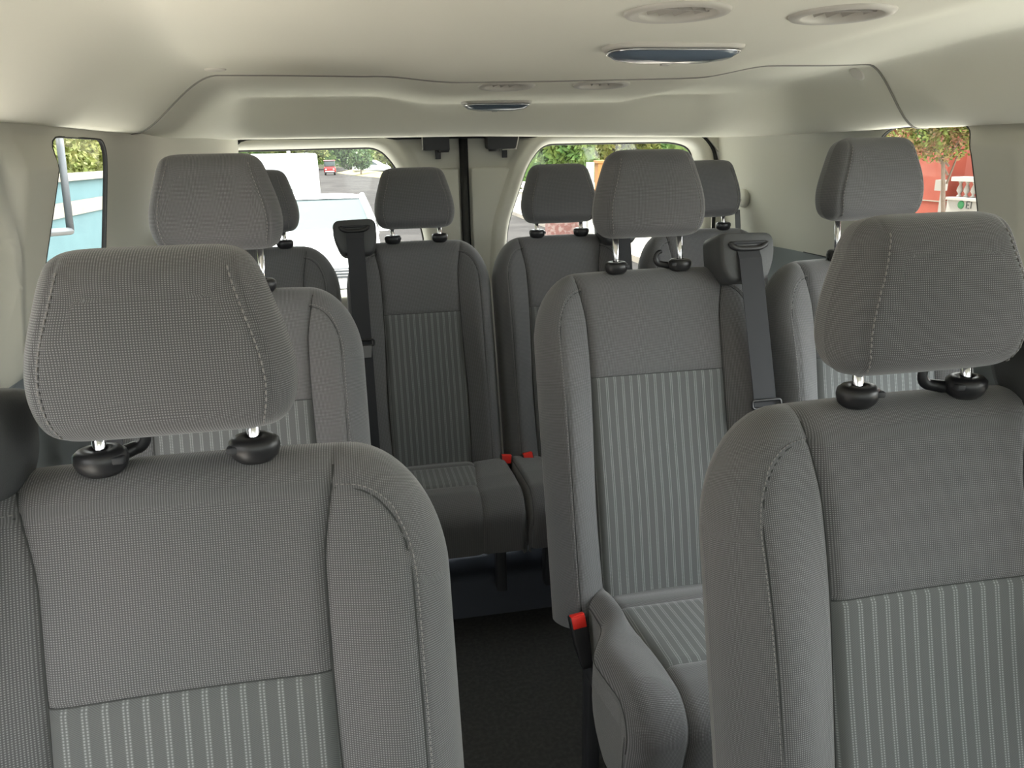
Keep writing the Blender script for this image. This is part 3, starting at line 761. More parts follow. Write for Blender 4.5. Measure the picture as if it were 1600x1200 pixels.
def seat(x, y, z, typ, W, ws0, tower, label, group, head_up, head_tilt=0, hook=1, L=.41, head_yaw=0, buckle=True):
    """tower: -1/0/+1 side of the shoulder with the belt outlet; z is the height of the crease"""
    t = empty('passenger_seat', (x, y, z), label, 'seat', group)
    key = typ
    if ('B', key) not in _cache: _cache[('B', key)] = back_builder(W, ws0)
    B = _cache[('B', key)]
    b = shared((key, 'rear'), 'backrest', lambda: B['rear'], M_RIB, t)
    shared((key, 'upper'), 'upper_panel', lambda: B['upper'], M_WEAVE, b)
    shared((key, 'insert'), 'striped_insert', lambda: B['insert'], M_STRIPE, b)
    shared((key, 'bl'), 'bolster', lambda: B['bolster_l'], M_WEAVE, b)
    shared((key, 'br'), 'bolster', lambda: B['bolster_r'], M_WEAVE, b)
    shared((key, 'bot'), 'lower_edge', lambda: B['bottom'], M_RIB, b)
    def seams(kind, sg):
        mb = MB()
        if kind == 'edge': mb.tube([B['P'](u, s, B['front'](u, s) - .0006) for u, s in B['path'](sg)], .0010, 6)
        elif kind == 'long': mb.tube([B['P'](sg * B['ws'](s), s, B['front'](sg * B['ws'](s), s) - .0004) for s in lin(S0 + .01, .705, 70)], .0013, 6)
        else: mb.tube([B['P'](u, ST, B['front'](u, ST) - .0002) for u in lin(-B['ws'](ST), B['ws'](ST), 40)], .0011, 6)
        return mb.v, mb.f
    for kd, q in (('edge', -1), ('edge', 1), ('long', -1), ('long', 1), ('cross', 0)):
        shared((key, 'seam', kd, q), 'seam', lambda: seams(kd, q), M_SEAM, b)
    def sti(sg):
        mb = MB()
        if 1:
            pts = []
            for u, s in B['path'](sg):
                du = .0045 if abs(u) > W - .07 else .0045 * max(0, (abs(u) - ws0)) / (W - .07 - ws0); ds = .0045 if abs(u) < W - .06 else 0
                uu = u + sg * du; s2 = s + ds
                pts.append(B['P'](uu, s2, B['front'](uu, s2)))
            stitches(mb, pts, Vector((0, -.0006, 0)), r=.0007, ln=.0042, gap=.0062)
        return mb.v, mb.f
    for q in (-1, 1): shared((key, 'sti', q), 'stitching', lambda: sti(q), M_THREAD, b)
    # head restraint
    colc = B['P'](0, .730, .024)
    hV, hF, hUV = head_mesh()
    up = Vector((0, SA * .6, math.sqrt(1 - (SA * .6) ** 2)))
    # pillow
    base = colc + up * (head_up + .006)
    if 'headmesh' not in _cache:
        me = mesh('headrest', hV, hF, M_WEAVE, None, True, hUV); _cache['headmesh'] = me.data; bpy.data.objects.remove(me)
    h = bpy.data.objects.new('headrest', _cache['headmesh']); COL.objects.link(h); h.parent = t
    h.location = base + Vector((0, -.004, 0)); h.rotation_euler = (-.06 + head_tilt, 0, head_yaw)
    for q in (-1, 1): shared(('hs_o', q), 'stitching', lambda: _cache['hs', q], M_THREAD, h)
    inv = (Matrix.Translation(h.location) @ h.rotation_euler.to_matrix().to_4x4()).inverted()
    for sg in (-1, 1):
        c = colc + Vector((sg * .075, 0, 0))
        mb = MB(); mb.tube([inv @ (c - up * .05), inv @ (c + up * (head_up + .05))], .0066, 14)
        mb.out('headrest_post', M_CHROME, h)
    for sg in (-1, 1):
        c = colc + Vector((sg * .075, 0, 0))
        T = Matrix.Translation(c + up * .002)
        has_hook = (sg == hook)
        mb = MB()
        pr = [(.004, -.016), (.018, -.015), (.0240, -.009), (.0265, 0), (.0255, .007), (.021, .011), (.010, .012), (.0078, .010)]
        mb.lathe(pr, T @ Matrix.Rotation(.05, 4, 'X'), 26, 1.0, .80)
        col = mb.out('post_collar', M_BLACK, t)
        mb = MB(); mb.box(c + Vector((-sg * .020, -.012, .004)), (.012, .010, .008))
        bt = mb.out('push_button', M_BLACKSOFT, col); bevel(bt, .002, 2)
        if has_hook:
            mb = MB(); pts = []
            for i in range(12):
                a = i / 11
                th = -math.pi * .5 - a * math.pi * 1.05
                pts.append(c + Vector((-sg * (.042 if x > 0 else .026), .012 if x > 0 else .026, .016)) + Vector((sg * .012 * math.cos(th), 0, .014 * math.sin(th))))
            pts = [c + Vector((-sg * .010, .008, -.002)), c + Vector((-sg * (.026 if x > 0 else .014), .010 if x > 0 else .02, -.001))] + pts
            mb.tube(pts, [.008, .008] + [.0072 - .0028 * i / 11 for i in range(12)], 10)
            mb.out('bag_hook', M_BLACK, col)
    # cushion
    if ('C', key) not in _cache: _cache[('C', key)] = cushion_builder(W, ws0, L, *((.014, .008, 0) if typ == 'R' else (.045, .026, .052)))
    Cc = _cache[('C', key)]
    cu = shared((key, 'cb'), 'cushion', lambda: Cc['body'], M_WEAVE, t)
    shared((key, 'ci'), 'striped_insert', lambda: Cc['insert'], M_STRIPE, cu)
    shared((key, 'cr'), 'rear_strip', lambda: Cc['rearstrip'], M_WEAVE, cu)
    for q in (-1, 1): shared((key, 'cbo', q), 'cushion_bolster', lambda: Cc['bol%d' % q], M_WEAVE, cu)
    def cseam(q):
        mb = MB(); mb.tube(Cc['seam'][q], .0012, 6); return mb.v, mb.f
    for q in (-1, 1): shared((key, 'cs', q), 'seam', lambda: cseam(q), M_SEAM, cu)
    # base frame and legs
    mb = MB()
    for sg in (-1, 1):
        mb.box((sg * (W - .07), -L / 2 + .01, -.135), (.035, L - .08, .05))
    mb.box((0, -.02, -.135), (2 * W - .14, .04, .05)); mb.box((0, -L + .09, -.135), (2 * W - .14, .04, .05))
    bevel(mb.out('seat_frame', M_BLACKSOFT, t), .006, 2)
    for sg in (-1, 1):
        for fy in (-.03, -L + .09):
            mb = MB(); zf = -z + (.14 if typ == 'R' else 0) + .002
            mb.box((sg * (W - .07), fy, (zf - .15) / 2), (.03, .045, -.15 - zf)); bevel(mb.out('leg', M_BLACKSOFT, t), .005, 2)
    # belt
    if tower:
        belt(t, B, tower, W, typ)
    if buckle:
        sg = -tower if tower else 1
        make_buckle(t, sg, W, typ)
    return t

def belt(t, B, sg, W, typ):
    P = B['P']; uc = sg * (W - {'F': .068, 'M': .058, 'R': .040}[typ]); ds_ = {'F': .034, 'M': .012, 'R': .012}[typ]
    # housing on the shoulder: rounded block with slanted underside, seen from the front
    w2, s1, s2 = .066, .690 + ds_, .778 + ds_
    poly = [(-w2 + .016, s1 - .025), (w2 - .020, s1 - .025), (w2, s1 + .03), (w2, s2 - .004), (-w2, s2), (-w2, s1 + .015)]
    pl = rpoly(poly, [.02, .02, .02, .022, .022, .02], 5)
    V = []; F = []; n = len(pl)
    c0 = Vector((0, (s1 + s2) / 2))
    layers = [(-.062, .86), (-.060, .92), (-.053, .97), (-.038, 1.0), (.0, 1.0), (.03, .97), (.045, .86)]
    for nn, k in layers:
        for a, b in pl:
            q = c0 + (Vector((a, b)) - c0) * k
            V.append(P(uc + sg * q.x, q.y, nn + .018))
    for i in range(len(layers) - 1):
        for j in range(n):
            q = (i * n + j, i * n + (j + 1) % n, (i + 1) * n + (j + 1) % n, (i + 1) * n + j); F.append(q if sg > 0 else tuple(reversed(q)))
    F.append(tuple(range(n - 1, -1, -1)) if sg > 0 else tuple(range(n))); F.append(tuple((len(layers) - 1) * n + j for j in (range(n) if sg > 0 else range(n - 1, -1, -1))))
    tw = mesh('belt_tower', V, F, M_GREYBLACK, t)
    # recessed slot with a dished guide
    mb = MB(); sl = []
    for i in range(17):
        a = -1 + 2 * i / 16; sl.append(P(uc + a * .046, s2 - .040 + .014 * abs(a) ** 4, -.0455))
    mb.tube(sl, [.003] + [.0062] * 15 + [.003], 10)
    mb.out('belt_guide', M_BLACK, tw)
    mb = MB(); mb.tube([P(uc + a * .042, s2 - .026, -.0445) for a in lin(-1, 1, 9)], .0036, 8); mb.out('slot_lip', M_BLACKSOFT, tw)
    # webbing: flat strap running down over the bolster to its anchor
    ub = sg * (W - .040); pts = [(uc - sg * .002, s2 - .042, -.046), (uc, s2 - .062, -.052), (uc + (ub - uc) * .25, .64, -.052), (uc + (ub - uc) * .5, .55, -.052), (uc + (ub - uc) * .8, .44, -.052), (ub, .30, -.05), (ub, .14, -.045), (ub, .00, -.035)]
    V = []; n = 0; hw = .0265
    sm = []
    for a, b in zip(pts, pts[1:]):
        for k in range(6): tt = k / 6; sm.append(tuple(a[i] + (b[i] - a[i]) * tt for i in range(3)))
    sm.append(pts[-1])
    for (u, s, nn) in sm:
        for du, dn in ((-hw, 0), (hw, 0), (hw, .0016), (-hw, .0016)): V.append(P(u + du, s, nn + dn))
    F = [(4 * i + j, 4 * i + (j + 1) % 4, 4 * i + 4 + (j + 1) % 4, 4 * i + 4 + j) for i in range(len(sm) - 1) for j in range(4)] + [(3, 2, 1, 0), tuple(len(V) - 4 + j for j in range(4))]
    wb = mesh('belt_webbing', V, F, M_WEB, t, False)
    # tongue plate with its black loop
    sT = .405; uT = uc + (ub - uc) * .85
    mb = MB(); mb.tube([P(uT + a, sT + b, -.057) for a, b in rpoly([(-.034, -.008), (.034, -.008), (.034, .010), (-.034, .010)], .006, 3)], .0034, 8, True)
    tg = mb.out('belt_tongue', M_BLACK, t)
    mb = MB()
    T = Matrix(((1, 0, 0, 0), (0, SA, CA, 0), (0, CA, -SA, 0), (0, 0, 0, 1)))
    mb.prism([(uT - .022, sT - .045), (uT + .022, sT - .045), (uT + .026, sT - .008), (uT - .026, sT - .008)], .002, Matrix.Translation(P(0, 0, -.060)) @ T)
    mb.out('metal_plate', M_DULL, tg, False)

def make_buckle(t, sg, W, typ):
    if typ == 'R': c = Vector((sg * (W - .010) if sg > 0 else -.168, -.060, -.020)); hz = .055; tiltx = -.25
    else: c = Vector((sg * (W - .040), -.088, -.092)); hz = .105; tiltx = -.32
    T = Matrix.Translation(c) @ Matrix.Rotation(tiltx, 4, 'X') @ Matrix.Rotation(sg * .12, 4, 'Y')
    V = []; F = []
    rings = [(-.008, .58), (.0, .66), (hz * .5, .93), (hz * .93, 1.0), (hz, .97)]
    base = rpoly([(-.019, -.013), (.019, -.013), (.019, .013), (-.019, .013)], .006, 3); n = len(base)
    for zz, k in rings: V += [T @ Vector((a * k, b * k, zz)) for a, b in base]
    for i in range(len(rings) - 1):
        F += [(i * n + j, i * n + (j + 1) % n, (i + 1) * n + (j + 1) % n, (i + 1) * n + j) for j in range(n)]
    F += [tuple(range(n - 1, -1, -1)), tuple((len(rings) - 1) * n + j for j in range(n))]
    bk = mesh('belt_buckle', V, F, M_BLACK, t)
    bk.data.shade_smooth()
    mb = MB(); mb.box((0, -.004, hz + .001), (.030, .017, .005)); mb.box((0, -.0125, hz - .012), (.030, .003, .026))
    for i, v in enumerate(mb.v): mb.v[i] = T @ v
    bevel(mb.out('release_button', M_RED, bk), .0015, 2)

# front row, middle row, back row as seen looking towards the rear doors
GF, GM, GR = 'grey passenger seats of the nearest row', 'grey passenger seats of the middle row', 'grey passenger seats of the back row'
ZF, ZM, ZR = .4085, .4485, .4405
seat(-.204, .574, ZF, 'F', .272, .141, -1, 'large grey cloth seat nearest the camera on the left, headrest low over black collars', GF, .019, hook=-1)
seat(.650, .574, ZF, 'F', .272, .141, 1, 'grey cloth seat nearest the camera on the right, cut off by the picture edge', GF, .021, hook=1)
seat(-.284, 1.412, ZM, 'M', .266, .158, -1, 'grey cloth middle row seat by the left wall, behind the nearest headrest', GM, .068, hook=-1)
seat(.622, 1.410, ZM, 'M', .266, .158, 1, 'grey cloth aisle seat of the middle row, red topped buckle at its cushion', GM, .058, hook=1)
seat(1.178, 1.430, ZM, 'M', .266, .158, 0, 'grey cloth middle row seat beside the right wall, without a belt tower', GM, .074, hook=-1)
for i, (xx, tw_, lb) in enumerate([(-.316, -1, 'dark grey back row seat at the far left corner, mostly hidden'),
                             (.166, -1, 'dark grey back row seat left of the door seam, black belt tower at its shoulder'),
                             (.637, 1, 'dark grey back row seat right of the rear door seam, behind the aisle seat'),
                             (1.145, 0, 'dark grey back row seat at the far right corner beside the wall mounted belt')]):
    seat(xx, 2.270, ZR, 'R', .232, .125, tw_, lb, GR, .026 if i else .030, hook=-1 if i == 0 else 0, L=.37)
# ------------------------------------------------------------------ outside (placed where it stands)
GZ = -.65
M_ROAD = mat('asphalt', (.030, .028, .027), 1, spec=.02, noise=(.8, (.044, .041, .039), .4, .65), bump=(60, .3, .01))
M_PAVE = mat('pale_pavement', (.30, .26, .21), .9, noise=(.8, (.22, .19, .16), .4, .7))
M_BOUNCE = mat('bounce_concrete', (.52, .50, .46), .9, noise=(.8, (.47, .45, .42), .4, .7))  # bright tone for the added bounce slab beside the van
M_GRASS = mat('verge_grass', (.10, .095, .025), 1, noise=(2.5, (.16, .12, .035), .35, .65))
M_TEAL = mat('teal_wall_paint', (.065, .125, .135), .85, noise=(1.5, (.08, .15, .16), .3, .7))
M_CREAM = mat('cream_wall_paint', (.21, .19, .15), .85, noise=(2, (.26, .24, .19), .3, .7))
M_REDW = mat('terracotta_wall_paint', (.22, .04, .022), .85, noise=(1.5, (.27, .06, .035), .3, .7))
M_WHITE = mat('white_paint', (.75, .75, .73), .35, spec=.5)
M_WPLAST = mat('white_concrete', (.34, .325, .295), .9)
M_LEAF = mat('green_leaf', (.075, .15, .035), .7, spec=.3, noise=(1.4, (.15, .21, .05), .4, .62))
M_LEAFD = mat('dark_green_leaf', (.04, .08, .025), .7, spec=.3, noise=(1.6, (.08, .12, .035), .4, .62))
M_LEAFY = mat('yellow_green_leaf', (.13, .16, .03), .7, spec=.3, noise=(1.8, (.20, .20, .06), .4, .62))
M_LEAFR = mat('reddish_leaf', (.22, .10, .075), .7, spec=.3, noise=(1.8, (.12, .10, .045), .4, .62))
M_LEAFG = mat('mixed_leaf', (.16, .21, .05), .7, spec=.2, noise=(3.5, (.27, .14, .09), .46, .60))
M_BARK = mat('bark', (.16, .12, .09), .9, bump=(30, .6, .02))
M_CARGLASS = mat('car_glass', (.085, .102, .104), .5, spec=.01)
M_ORANGE = mat('orange_paint', (.30, .14, .04), .8)
M_BRICK = mat('red_brick', (.18, .08, .065), .9, noise=(14, (.26, .18, .155), .45, .6))
M_REDCAR = mat('red_car_paint', (.28, .012, .012), .35)
M_STEEL = mat('grey_steel', (.065, .07, .075), .5, spec=.5)
M_SILVER = mat('silver_car_paint', (.24, .25, .26), .35)

m = MB(); m.box((0, 60, GZ - .05), (160, 200, .1)); o = m.out('ground', M_ROAD, None, False); struct(o)
m = MB(); m.box((10.2, 34, GZ + .06), (10.4, 76, .12)); o = m.out('pavement', M_PAVE, None, False); struct(o)
m = MB(); m.box((-3.1, 20, GZ + .06), (1.5, 56, .12)); o = m.out('pavement', M_PAVE, None, False); struct(o)
m = MB(); m.box((2.0, -3.2, GZ + .012), (11.4, 17, .03)); o = m.out('pavement', M_BOUNCE, None, False); struct(o)  # unseen pale slab, added to bounce daylight up onto the headliner
# grassy verge curving away beyond the road
V = []; n = 24
for i in range(n):
    k = i / (n - 1); x = -2.6 + 9.0 * k; y = 98 - 46 * k ** .8
    V += [(x, y, GZ + .02), (x + 2.0, y + 3.0, GZ + .35)]
o = mesh('grass_verge', V, [(2 * i, 2 * i + 2, 2 * i + 3, 2 * i + 1) for i in range(n - 1)], M_GRASS); struct(o)

def leafcloud(mb, c, rad, n, size, rnd, sq=.75):
    for _ in range(n):
        while True:
            p = Vector((rnd.uniform(-1, 1), rnd.uniform(-1, 1), rnd.uniform(-1, 1)))
            if .35 < p.length < 1: break
        p = Vector((p.x * rad[0], p.y * rad[1], p.z * rad[2])) + Vector(c)
        a = Vector((rnd.gauss(0, 1), rnd.gauss(0, 1), rnd.gauss(0, 1))).normalized(); b = a.orthogonal().normalized()
        b = (Matrix.Rotation(rnd.uniform(0, 6.28), 3, a) @ b); cc = a.cross(b)
        s = size * rnd.uniform(.6, 1.3)
        mb.add([p - b * s, p - cc * s * .45, p + b * s, p + cc * s * .45], [(0, 1, 2, 3)])
def tree(name, x, y, h, cr, leaf, label, n=2600, size=.22, trunk=.16, cz=None, seed=1, group=None):
    rnd = random.Random(seed)
    t = empty(name, (x, y, GZ), label, 'tree' if 'tree' in name else 'shrub', group)
    m = MB()
    hz = cz if cz is not None else h - cr[2]
    pts = [(0, 0, 0), (.03 * h * .3, 0, h * .2), (-.02 * h, .02 * h, hz * .7), (0, 0, hz)]
    m.tube(pts, [trunk, trunk * .8, trunk * .65, trunk * .4], 9)
    for k in range(6):
        a = k * 1.05 + rnd.random(); m.tube([(0, 0, hz * (.55 + .06 * k)), (math.cos(a) * cr[0] * .35, math.sin(a) * cr[1] * .35, hz * .9), (math.cos(a) * cr[0] * .65, math.sin(a) * cr[1] * .65, hz + cr[2] * rnd.uniform(-.1, .5))], [trunk * .4, trunk * .25, trunk * .1], 6)
    m.out('trunk', M_BARK, t)
    m = MB(); B_ = 9
    for k in range(B_):
        a = rnd.uniform(0, 6.28); q = rnd.uniform(.1, .6)
        c = (math.cos(a) * cr[0] * q, math.sin(a) * cr[1] * q, hz + rnd.uniform(-.45, .5) * cr[2])
        leafcloud(m, c, (cr[0] * .55, cr[1] * .55, cr[2] * .5), n // B_, size, rnd)
    m.out('crown', leaf, t, False)
    return t
GT = 'trees beyond the road'
tree('street_tree', -22, 118, 9, (6.5, 3, 4.6), M_LEAFY, 'pale yellow green tree above the white van', seed=2, group=GT, size=.34, cz=4.2, n=5200, trunk=.3)
tree('street_tree', -9.4, 122, 9, (5.6, 3, 4.4), M_LEAFY, 'bright yellow green tree above the distant parked cars', seed=12, group=GT, size=.34, cz=4.6, n=5200, trunk=.3)
tree('street_tree', -.9, 112, 10, (3.6, 3, 4.8), M_LEAFD, 'dark green tree behind the red vehicle', seed=3, group=GT, size=.34, cz=4.6, n=5200, trunk=.3)
tree('street_tree', 5.2, 98, 9, (3.4, 3, 4.4), M_LEAFY, 'yellow green tree by the verge at the left rear door window edge', seed=4, group=GT, size=.3, cz=4.2, n=5200, trunk=.25)
tree('round_bush', .25, 84, 3.1, (1.35, 1.2, 1.3), M_LEAFD, 'round green bush on the verge beside the road', seed=5, size=.16, trunk=.1, cz=1.6, n=2600)
tree('street_tree', 8.1, 30, 5.2, (1.4, 1.3, 2.1), M_LEAF, 'bright green tree in the left part of the right rear window', seed=6, group=GT, size=.16, n=9000, cz=2.7)
tree('street_tree', 11.3, 32, 5.4, (1.4, 1.3, 2.2), M_LEAFY, 'yellow green tree in the middle of the right rear window', seed=7, group=GT, size=.16, n=9000, cz=2.8)
tree('street_tree', 13.6, 28, 5.4, (1.3, 1.3, 2.2), M_LEAFG, 'reddish green tree at the right edge of the right rear window', seed=8, group=GT, size=.15, n=8000, cz=2.8)
def hedge(name, x0, x1, y, z0, z1, dep, leaf, size, n, label, seed):
    rnd = random.Random(seed); m = MB(); m.box(((x0 + x1) / 2, y, (z0 + z1) / 2), (x1 - x0, dep * .7, (z1 - z0) * .94))
    k = max(2, int((x1 - x0) / (z1 - z0) * 2))
    for i in range(k): leafcloud(m, (x0 + (x1 - x0) * (i + .5) / k, y - dep * .15, (z0 + z1) / 2 + rnd.uniform(-.1, .2)), ((x1 - x0) / k * .9, dep * .5, (z1 - z0) * .58), n // k, size, rnd)
    o = m.out(name, leaf, None, False); tag(o, label, 'hedge', kind='stuff')
hedge('tall_hedge', 5.6, 18, 38, GZ + .5, 4.6, 1.6, M_LEAF, .17, 9000, 'tall green hedge closing the view behind the trees in the right rear window', 31)
hedge('tall_hedge', -34, 14, 128, GZ + .6, 6.2, 3, M_LEAF, .36, 12000, 'long line of bushes at the far end of the road beyond the parked cars', 32)

def wheel(mb, x, y, z, r=.31, w_=.2):
    T = Matrix.Translation((x, y, z)) @ Matrix.Rotation(math.pi / 2, 4, 'Y')
    mb.lathe([(r * .55, -w_ / 2), (r * .95, -w_ / 2), (r, -w_ / 2 + .03), (r, w_ / 2 - .03), (r * .95, w_ / 2), (r * .55, w_ / 2)], T, 26)
def car(name, x, y, label, paint, w_=1.70, l=4.1, h=1.46, cat='car', rz=0, group=None, hood=.95, detail=True):
    """front faces -Y; origin on the ground at the front bumper"""
    t = empty(name, (x, y, GZ), label, cat, group, rz)
    hw = w_ / 2
    # body side profile (y, z) and half width factor
    sec = [(0.0, .30, .55, .80), (.05, .24, .70, .90), (.25, .22, .84, .97), (.6, .20, .95, 1.0), (1.1, .20, 1.02, 1.0), (2.0, .20, 1.04, 1.0), (3.2, .20, 1.02, 1.0), (3.8, .22, .98, .97), (l - .05, .26, .85, .9), (l, .30, .6, .82)]
    V = []; F = []; ring = 16
    for yy, zb, zt, k in sec:
        for i in range(ring):
            a = 2 * math.pi * (i + .5) / ring; c, s_ = math.cos(a), math.sin(a); p = 4.5
            r = (abs(c) ** p + abs(s_) ** p) ** (-1 / p)
            V.append((c * r * hw * k, yy * l / 4.1, (zb + zt) / 2 + s_ * r * (zt - zb) / 2 * h / 1.46))
    for i in range(len(sec) - 1): F += [(i * ring + j, (i + 1) * ring + j, (i + 1) * ring + (j + 1) % ring, i * ring + (j + 1) % ring) for j in range(ring)]
    F += [tuple(range(ring)), tuple(reversed(range((len(sec) - 1) * ring, len(sec) * ring)))]
    b = mesh('body', V, F, paint, t)
    # greenhouse: base and roof outline
    s = h / 1.46; zb, zr = .96 * s, h
    yb0, yb1, yr0, yr1 = hood, l - .35, hood + .80, l - .95
    def P_(u, k):     # windscreen corners
        return (u, yb0 + (yr0 - yb0) * k, zb + (zr - .05 - zb) * k)
    m = MB(); kb, kr = hw * .93, hw * .74
    A = [(-kb, yb0, zb), (kb, yb0, zb), (kb, yb1, zb), (-kb, yb1, zb)]; Bv = [(-kr, yr0, zr - .05), (kr, yr0, zr - .05), (kr, yr1, zr - .05), (-kr, yr1, zr - .05)]
    m.add(A + Bv, [(0, 1, 5, 4), (1, 2, 6, 5), (2, 3, 7, 6), (3, 0, 4, 7)]); gl = m.out('windows', M_CARGLASS, t, False)
    V = []; F = []; nx, ny = 11, 9
    for j in range(ny):
        for i in range(nx):
            u = -1 + 2 * i / (nx - 1); v_ = j / (ny - 1)
            V.append((u * kr * 1.03, yr0 - .02 + (yr1 - yr0 + .04) * v_, zr - .055 + .055 * (1 - abs(u) ** 3.5) * (1 - abs(2 * v_ - 1) ** 4 * .8)))
    F = [(j * nx + i, j * nx + i + 1, (j + 1) * nx + i + 1, (j + 1) * nx + i) for j in range(ny - 1) for i in range(nx - 1)]
    mesh('roof', V, F, paint, t)
    for p, q in ((0, 4), (1, 5), (2, 6), (3, 7)):
        m = MB(); a, c = Vector((A + Bv)[p]), Vector((A + Bv)[q]); m.tube([a, (a + c) / 2 + Vector((0, 0, .01)), c], .045, 8); m.out('roof_pillar', paint, t)
    if detail:
        m = MB(); m.box((0, .03, .60 * s), (.85, .06, .16)); g = m.out('grille', M_STEEL, t, False); bevel(g, .02)
        for k in range(4): 
            m = MB(); m.box((0, -.005, (.545 + .037 * k) * s), (.80, .012, .012)); m.out('grille_bar', M_CHROME, g, False)
        for sg in (-1, 1):
            m = MB(); pl = rpoly([(-.17, -.06), (.15, -.09), (.20, .06), (-.10, .09)], .04, 4)
            T = Matrix.Translation((sg * hw * .68, .02, .66 * s)) @ Matrix(((sg, 0, 0, 0), (0, 0, 1, 0), (0, 1, 0, 0), (0, 0, 0, 1)))
            m.prism(pl, .12, T); m.out('headlight', M_CARGLASS, t)
            m = MB(); m.box((sg * (hw + .06), hood + .35, zb + .05), (.16, .09, .12)); bevel(m.out('wing_mirror', paint, t), .03)
            for yy in (.78, l - .75):
                m = MB(); wheel(m, sg * (hw - .1), yy, .31); m.out('wheel', M_RUBBER, t)
        m = MB(); m.box((0, -.012, .42 * s), (.40, .01, .11)); m.out('number_plate', M_WHITE, t, False)
        m = MB(); m.tube([(-.05, yb0 - .02, zb + .01), (.55, yb0 + .03, zb + .03)], .008, 6); m.out('wiper', M_BLACK, t)
    return t
car('parked_car', -.62, 9.9, 'white hatchback parked close behind, seen through the left rear door window', M_WHITE, w_=1.74, hood=1.45, h=1.47, l=4.2)
# white box van behind it
t = empty('parked_van', (-2.47, 19.0, GZ), 'tall white van parked behind the white hatchback', 'van', None)
m = MB()
prof = [(0, .45), (0, 1.0), (.45, 1.20), (1.25, 2.04), (1.7, 2.12), (5.2, 2.12), (5.3, 1.95), (5.3, .4)]
T = Matrix(((0, 0, 1, -1.0), (1, 0, 0, 0), (0, 1, 0, 0), (0, 0, 0, 1)))
m.prism(rpoly(prof, [.1, .1, .15, .2, .2, .1, .1, .1], 4), 2.3, T); bevel(m.out('body', M_WHITE, t), .12, 4)
m = MB(); m.add([(-.75, .50, 1.28), (1.05, .50, 1.28), (.98, 1.08, 1.94), (-.68, 1.08, 1.94)], [(0, 1, 2, 3)]); m.v = [v + Vector((0, -.03, .02)) for v in m.v]; m.out('windscreen', M_WHITE if False else M_SILVER, t, False)
for sg in (-.8, 1.1):
    for yy in (.9, 4.3):
        m = MB(); wheel(m, sg, yy, .34, .34); m.out('wheel', M_RUBBER, t)
car('parked_car', -6.2, 108, 'silver car parked far off beyond the white van', M_SILVER, detail=False, group='distant parked cars')
car('parked_car', -9.6, 112, 'white car parked farthest along the road beside the silver car', M_WHITE, detail=False, group='distant parked cars')
car('parked_car', 3.4, 90, 'white car half hidden behind the round green bush', M_WHITE, detail=False, rz=1.2, group='distant parked cars')
# red three-wheeled style vehicle far up the road
t = empty('red_vehicle', (-3.05, 88, GZ), 'small red vehicle with dark windscreen far up the road', 'vehicle', None)
t.scale = (1.35, 1.3, .92)
m = MB(); m.box((0, .6, .62), (.92, 1.3, .66)); bevel(m.out('body', M_REDCAR, t), .1, 3)
m = MB(); m.box((0, .65, 1.30), (.84, 1.1, .62)); bevel(m.out('windows', M_CARGLASS, t), .08, 3)
m = MB(); m.box((0, .65, 1.64), (.92, 1.25, .10)); bevel(m.out('roof', M_REDCAR, t), .04, 2)
m = MB(); m.box((0, -.06, .42), (.7, .08, .12)); m.out('bumper', M_WHITE, t, False)
for sg in (-.36, .36):
    m = MB(); wheel(m, sg, .2, .24, .24, .14); m.out('wheel', M_RUBBER, t)
    m = MB(); m.lathe([(.07, 0), (.06, .03)], Matrix.Translation((sg * .85, -.05, .66)) @ Matrix.Rotation(math.pi / 2, 4, 'X'), 14); m.out('headlight', M_WHITE, t)
m = MB(); m.tube([(0, 0, 0), (0, 0, 6)], .07, 10); o = m.out('lamp_post', M_WHITE); o.location = (-2.62, 32, GZ); tag(o, 'white lamp post standing behind the white van', 'lamp post')
# distant pale building beyond the cars
m = MB(); m.box((-20, 140, .8), (40, 5, 2.9)); o = m.out('far_building', M_CREAM, None, False); tag(o, 'long pale building beyond the distant parked cars', 'building')
# right of the road, seen through the right rear window
m = MB(); m.box((5.35, 16.4, .55), (.62, .25, 1.15)); m.box((5.35, 16.4, 1.15), (.66, .3, .06)); o = m.out('orange_gate_pier', M_ORANGE, None, False); tag(o, 'orange painted pier right of the white post by the pavement', 'pier')
m = MB(); m.box((4.78, 16, .1), (.14, .14, 2.1)); bevel(m.out('white_post', M_WPLAST), .01); tag(bpy.data.objects['white_post'], 'white square post between the rear headrests in the right rear window', 'post')
m = MB(); m.box((4.35, 16.6, -.28), (.75, .3, .5)); o = m.out('brick_planter', M_BRICK, None, False); tag(o, 'low pinkish brick wall under the right rear headrest', 'wall')

# left side: painted boundary wall with a cream band, hedge above
def band(name, z0, z1, m_, dx=0, x=-3.9): 
    mb = MB(); mb.box((x - dx, 11, (z0 + z1) / 2), (.25, 14, z1 - z0)); return mb.out(name, m_, None, False)
w_ = band('painted_wall', GZ, 1.20, M_TEAL); tag(w_, 'teal painted street wall with a cream band outside the left window', 'wall')
XW = -3.76
for z0, z1, mm, nm in ((.71, .89, M_CREAM, 'cream_band'), (1.15, 1.24, M_CREAM, 'coping')):
    mb = MB(); mb.box((XW - .10 + (.0 if nm == 'coping' else 0), 11, (z0 + z1) / 2), (.24 if nm == 'cream_band' else .32, 14, z1 - z0)); mb.out(nm, mm, w_, False)
rnd = random.Random(11); m = MB()
for i in range(26): leafcloud(m, (-4.35, 4.5 + i * .52, 1.85 + rnd.uniform(-.05, .1)), (.45, .45, .75), 420, .055, rnd)
m.box((-4.75, 11, 1.75), (.3, 14, 1.5))
o = m.out('hedge', M_LEAFY, None, False); tag(o, 'dense yellow green hedge above the teal wall, seen in the left window', 'hedge', kind='stuff')
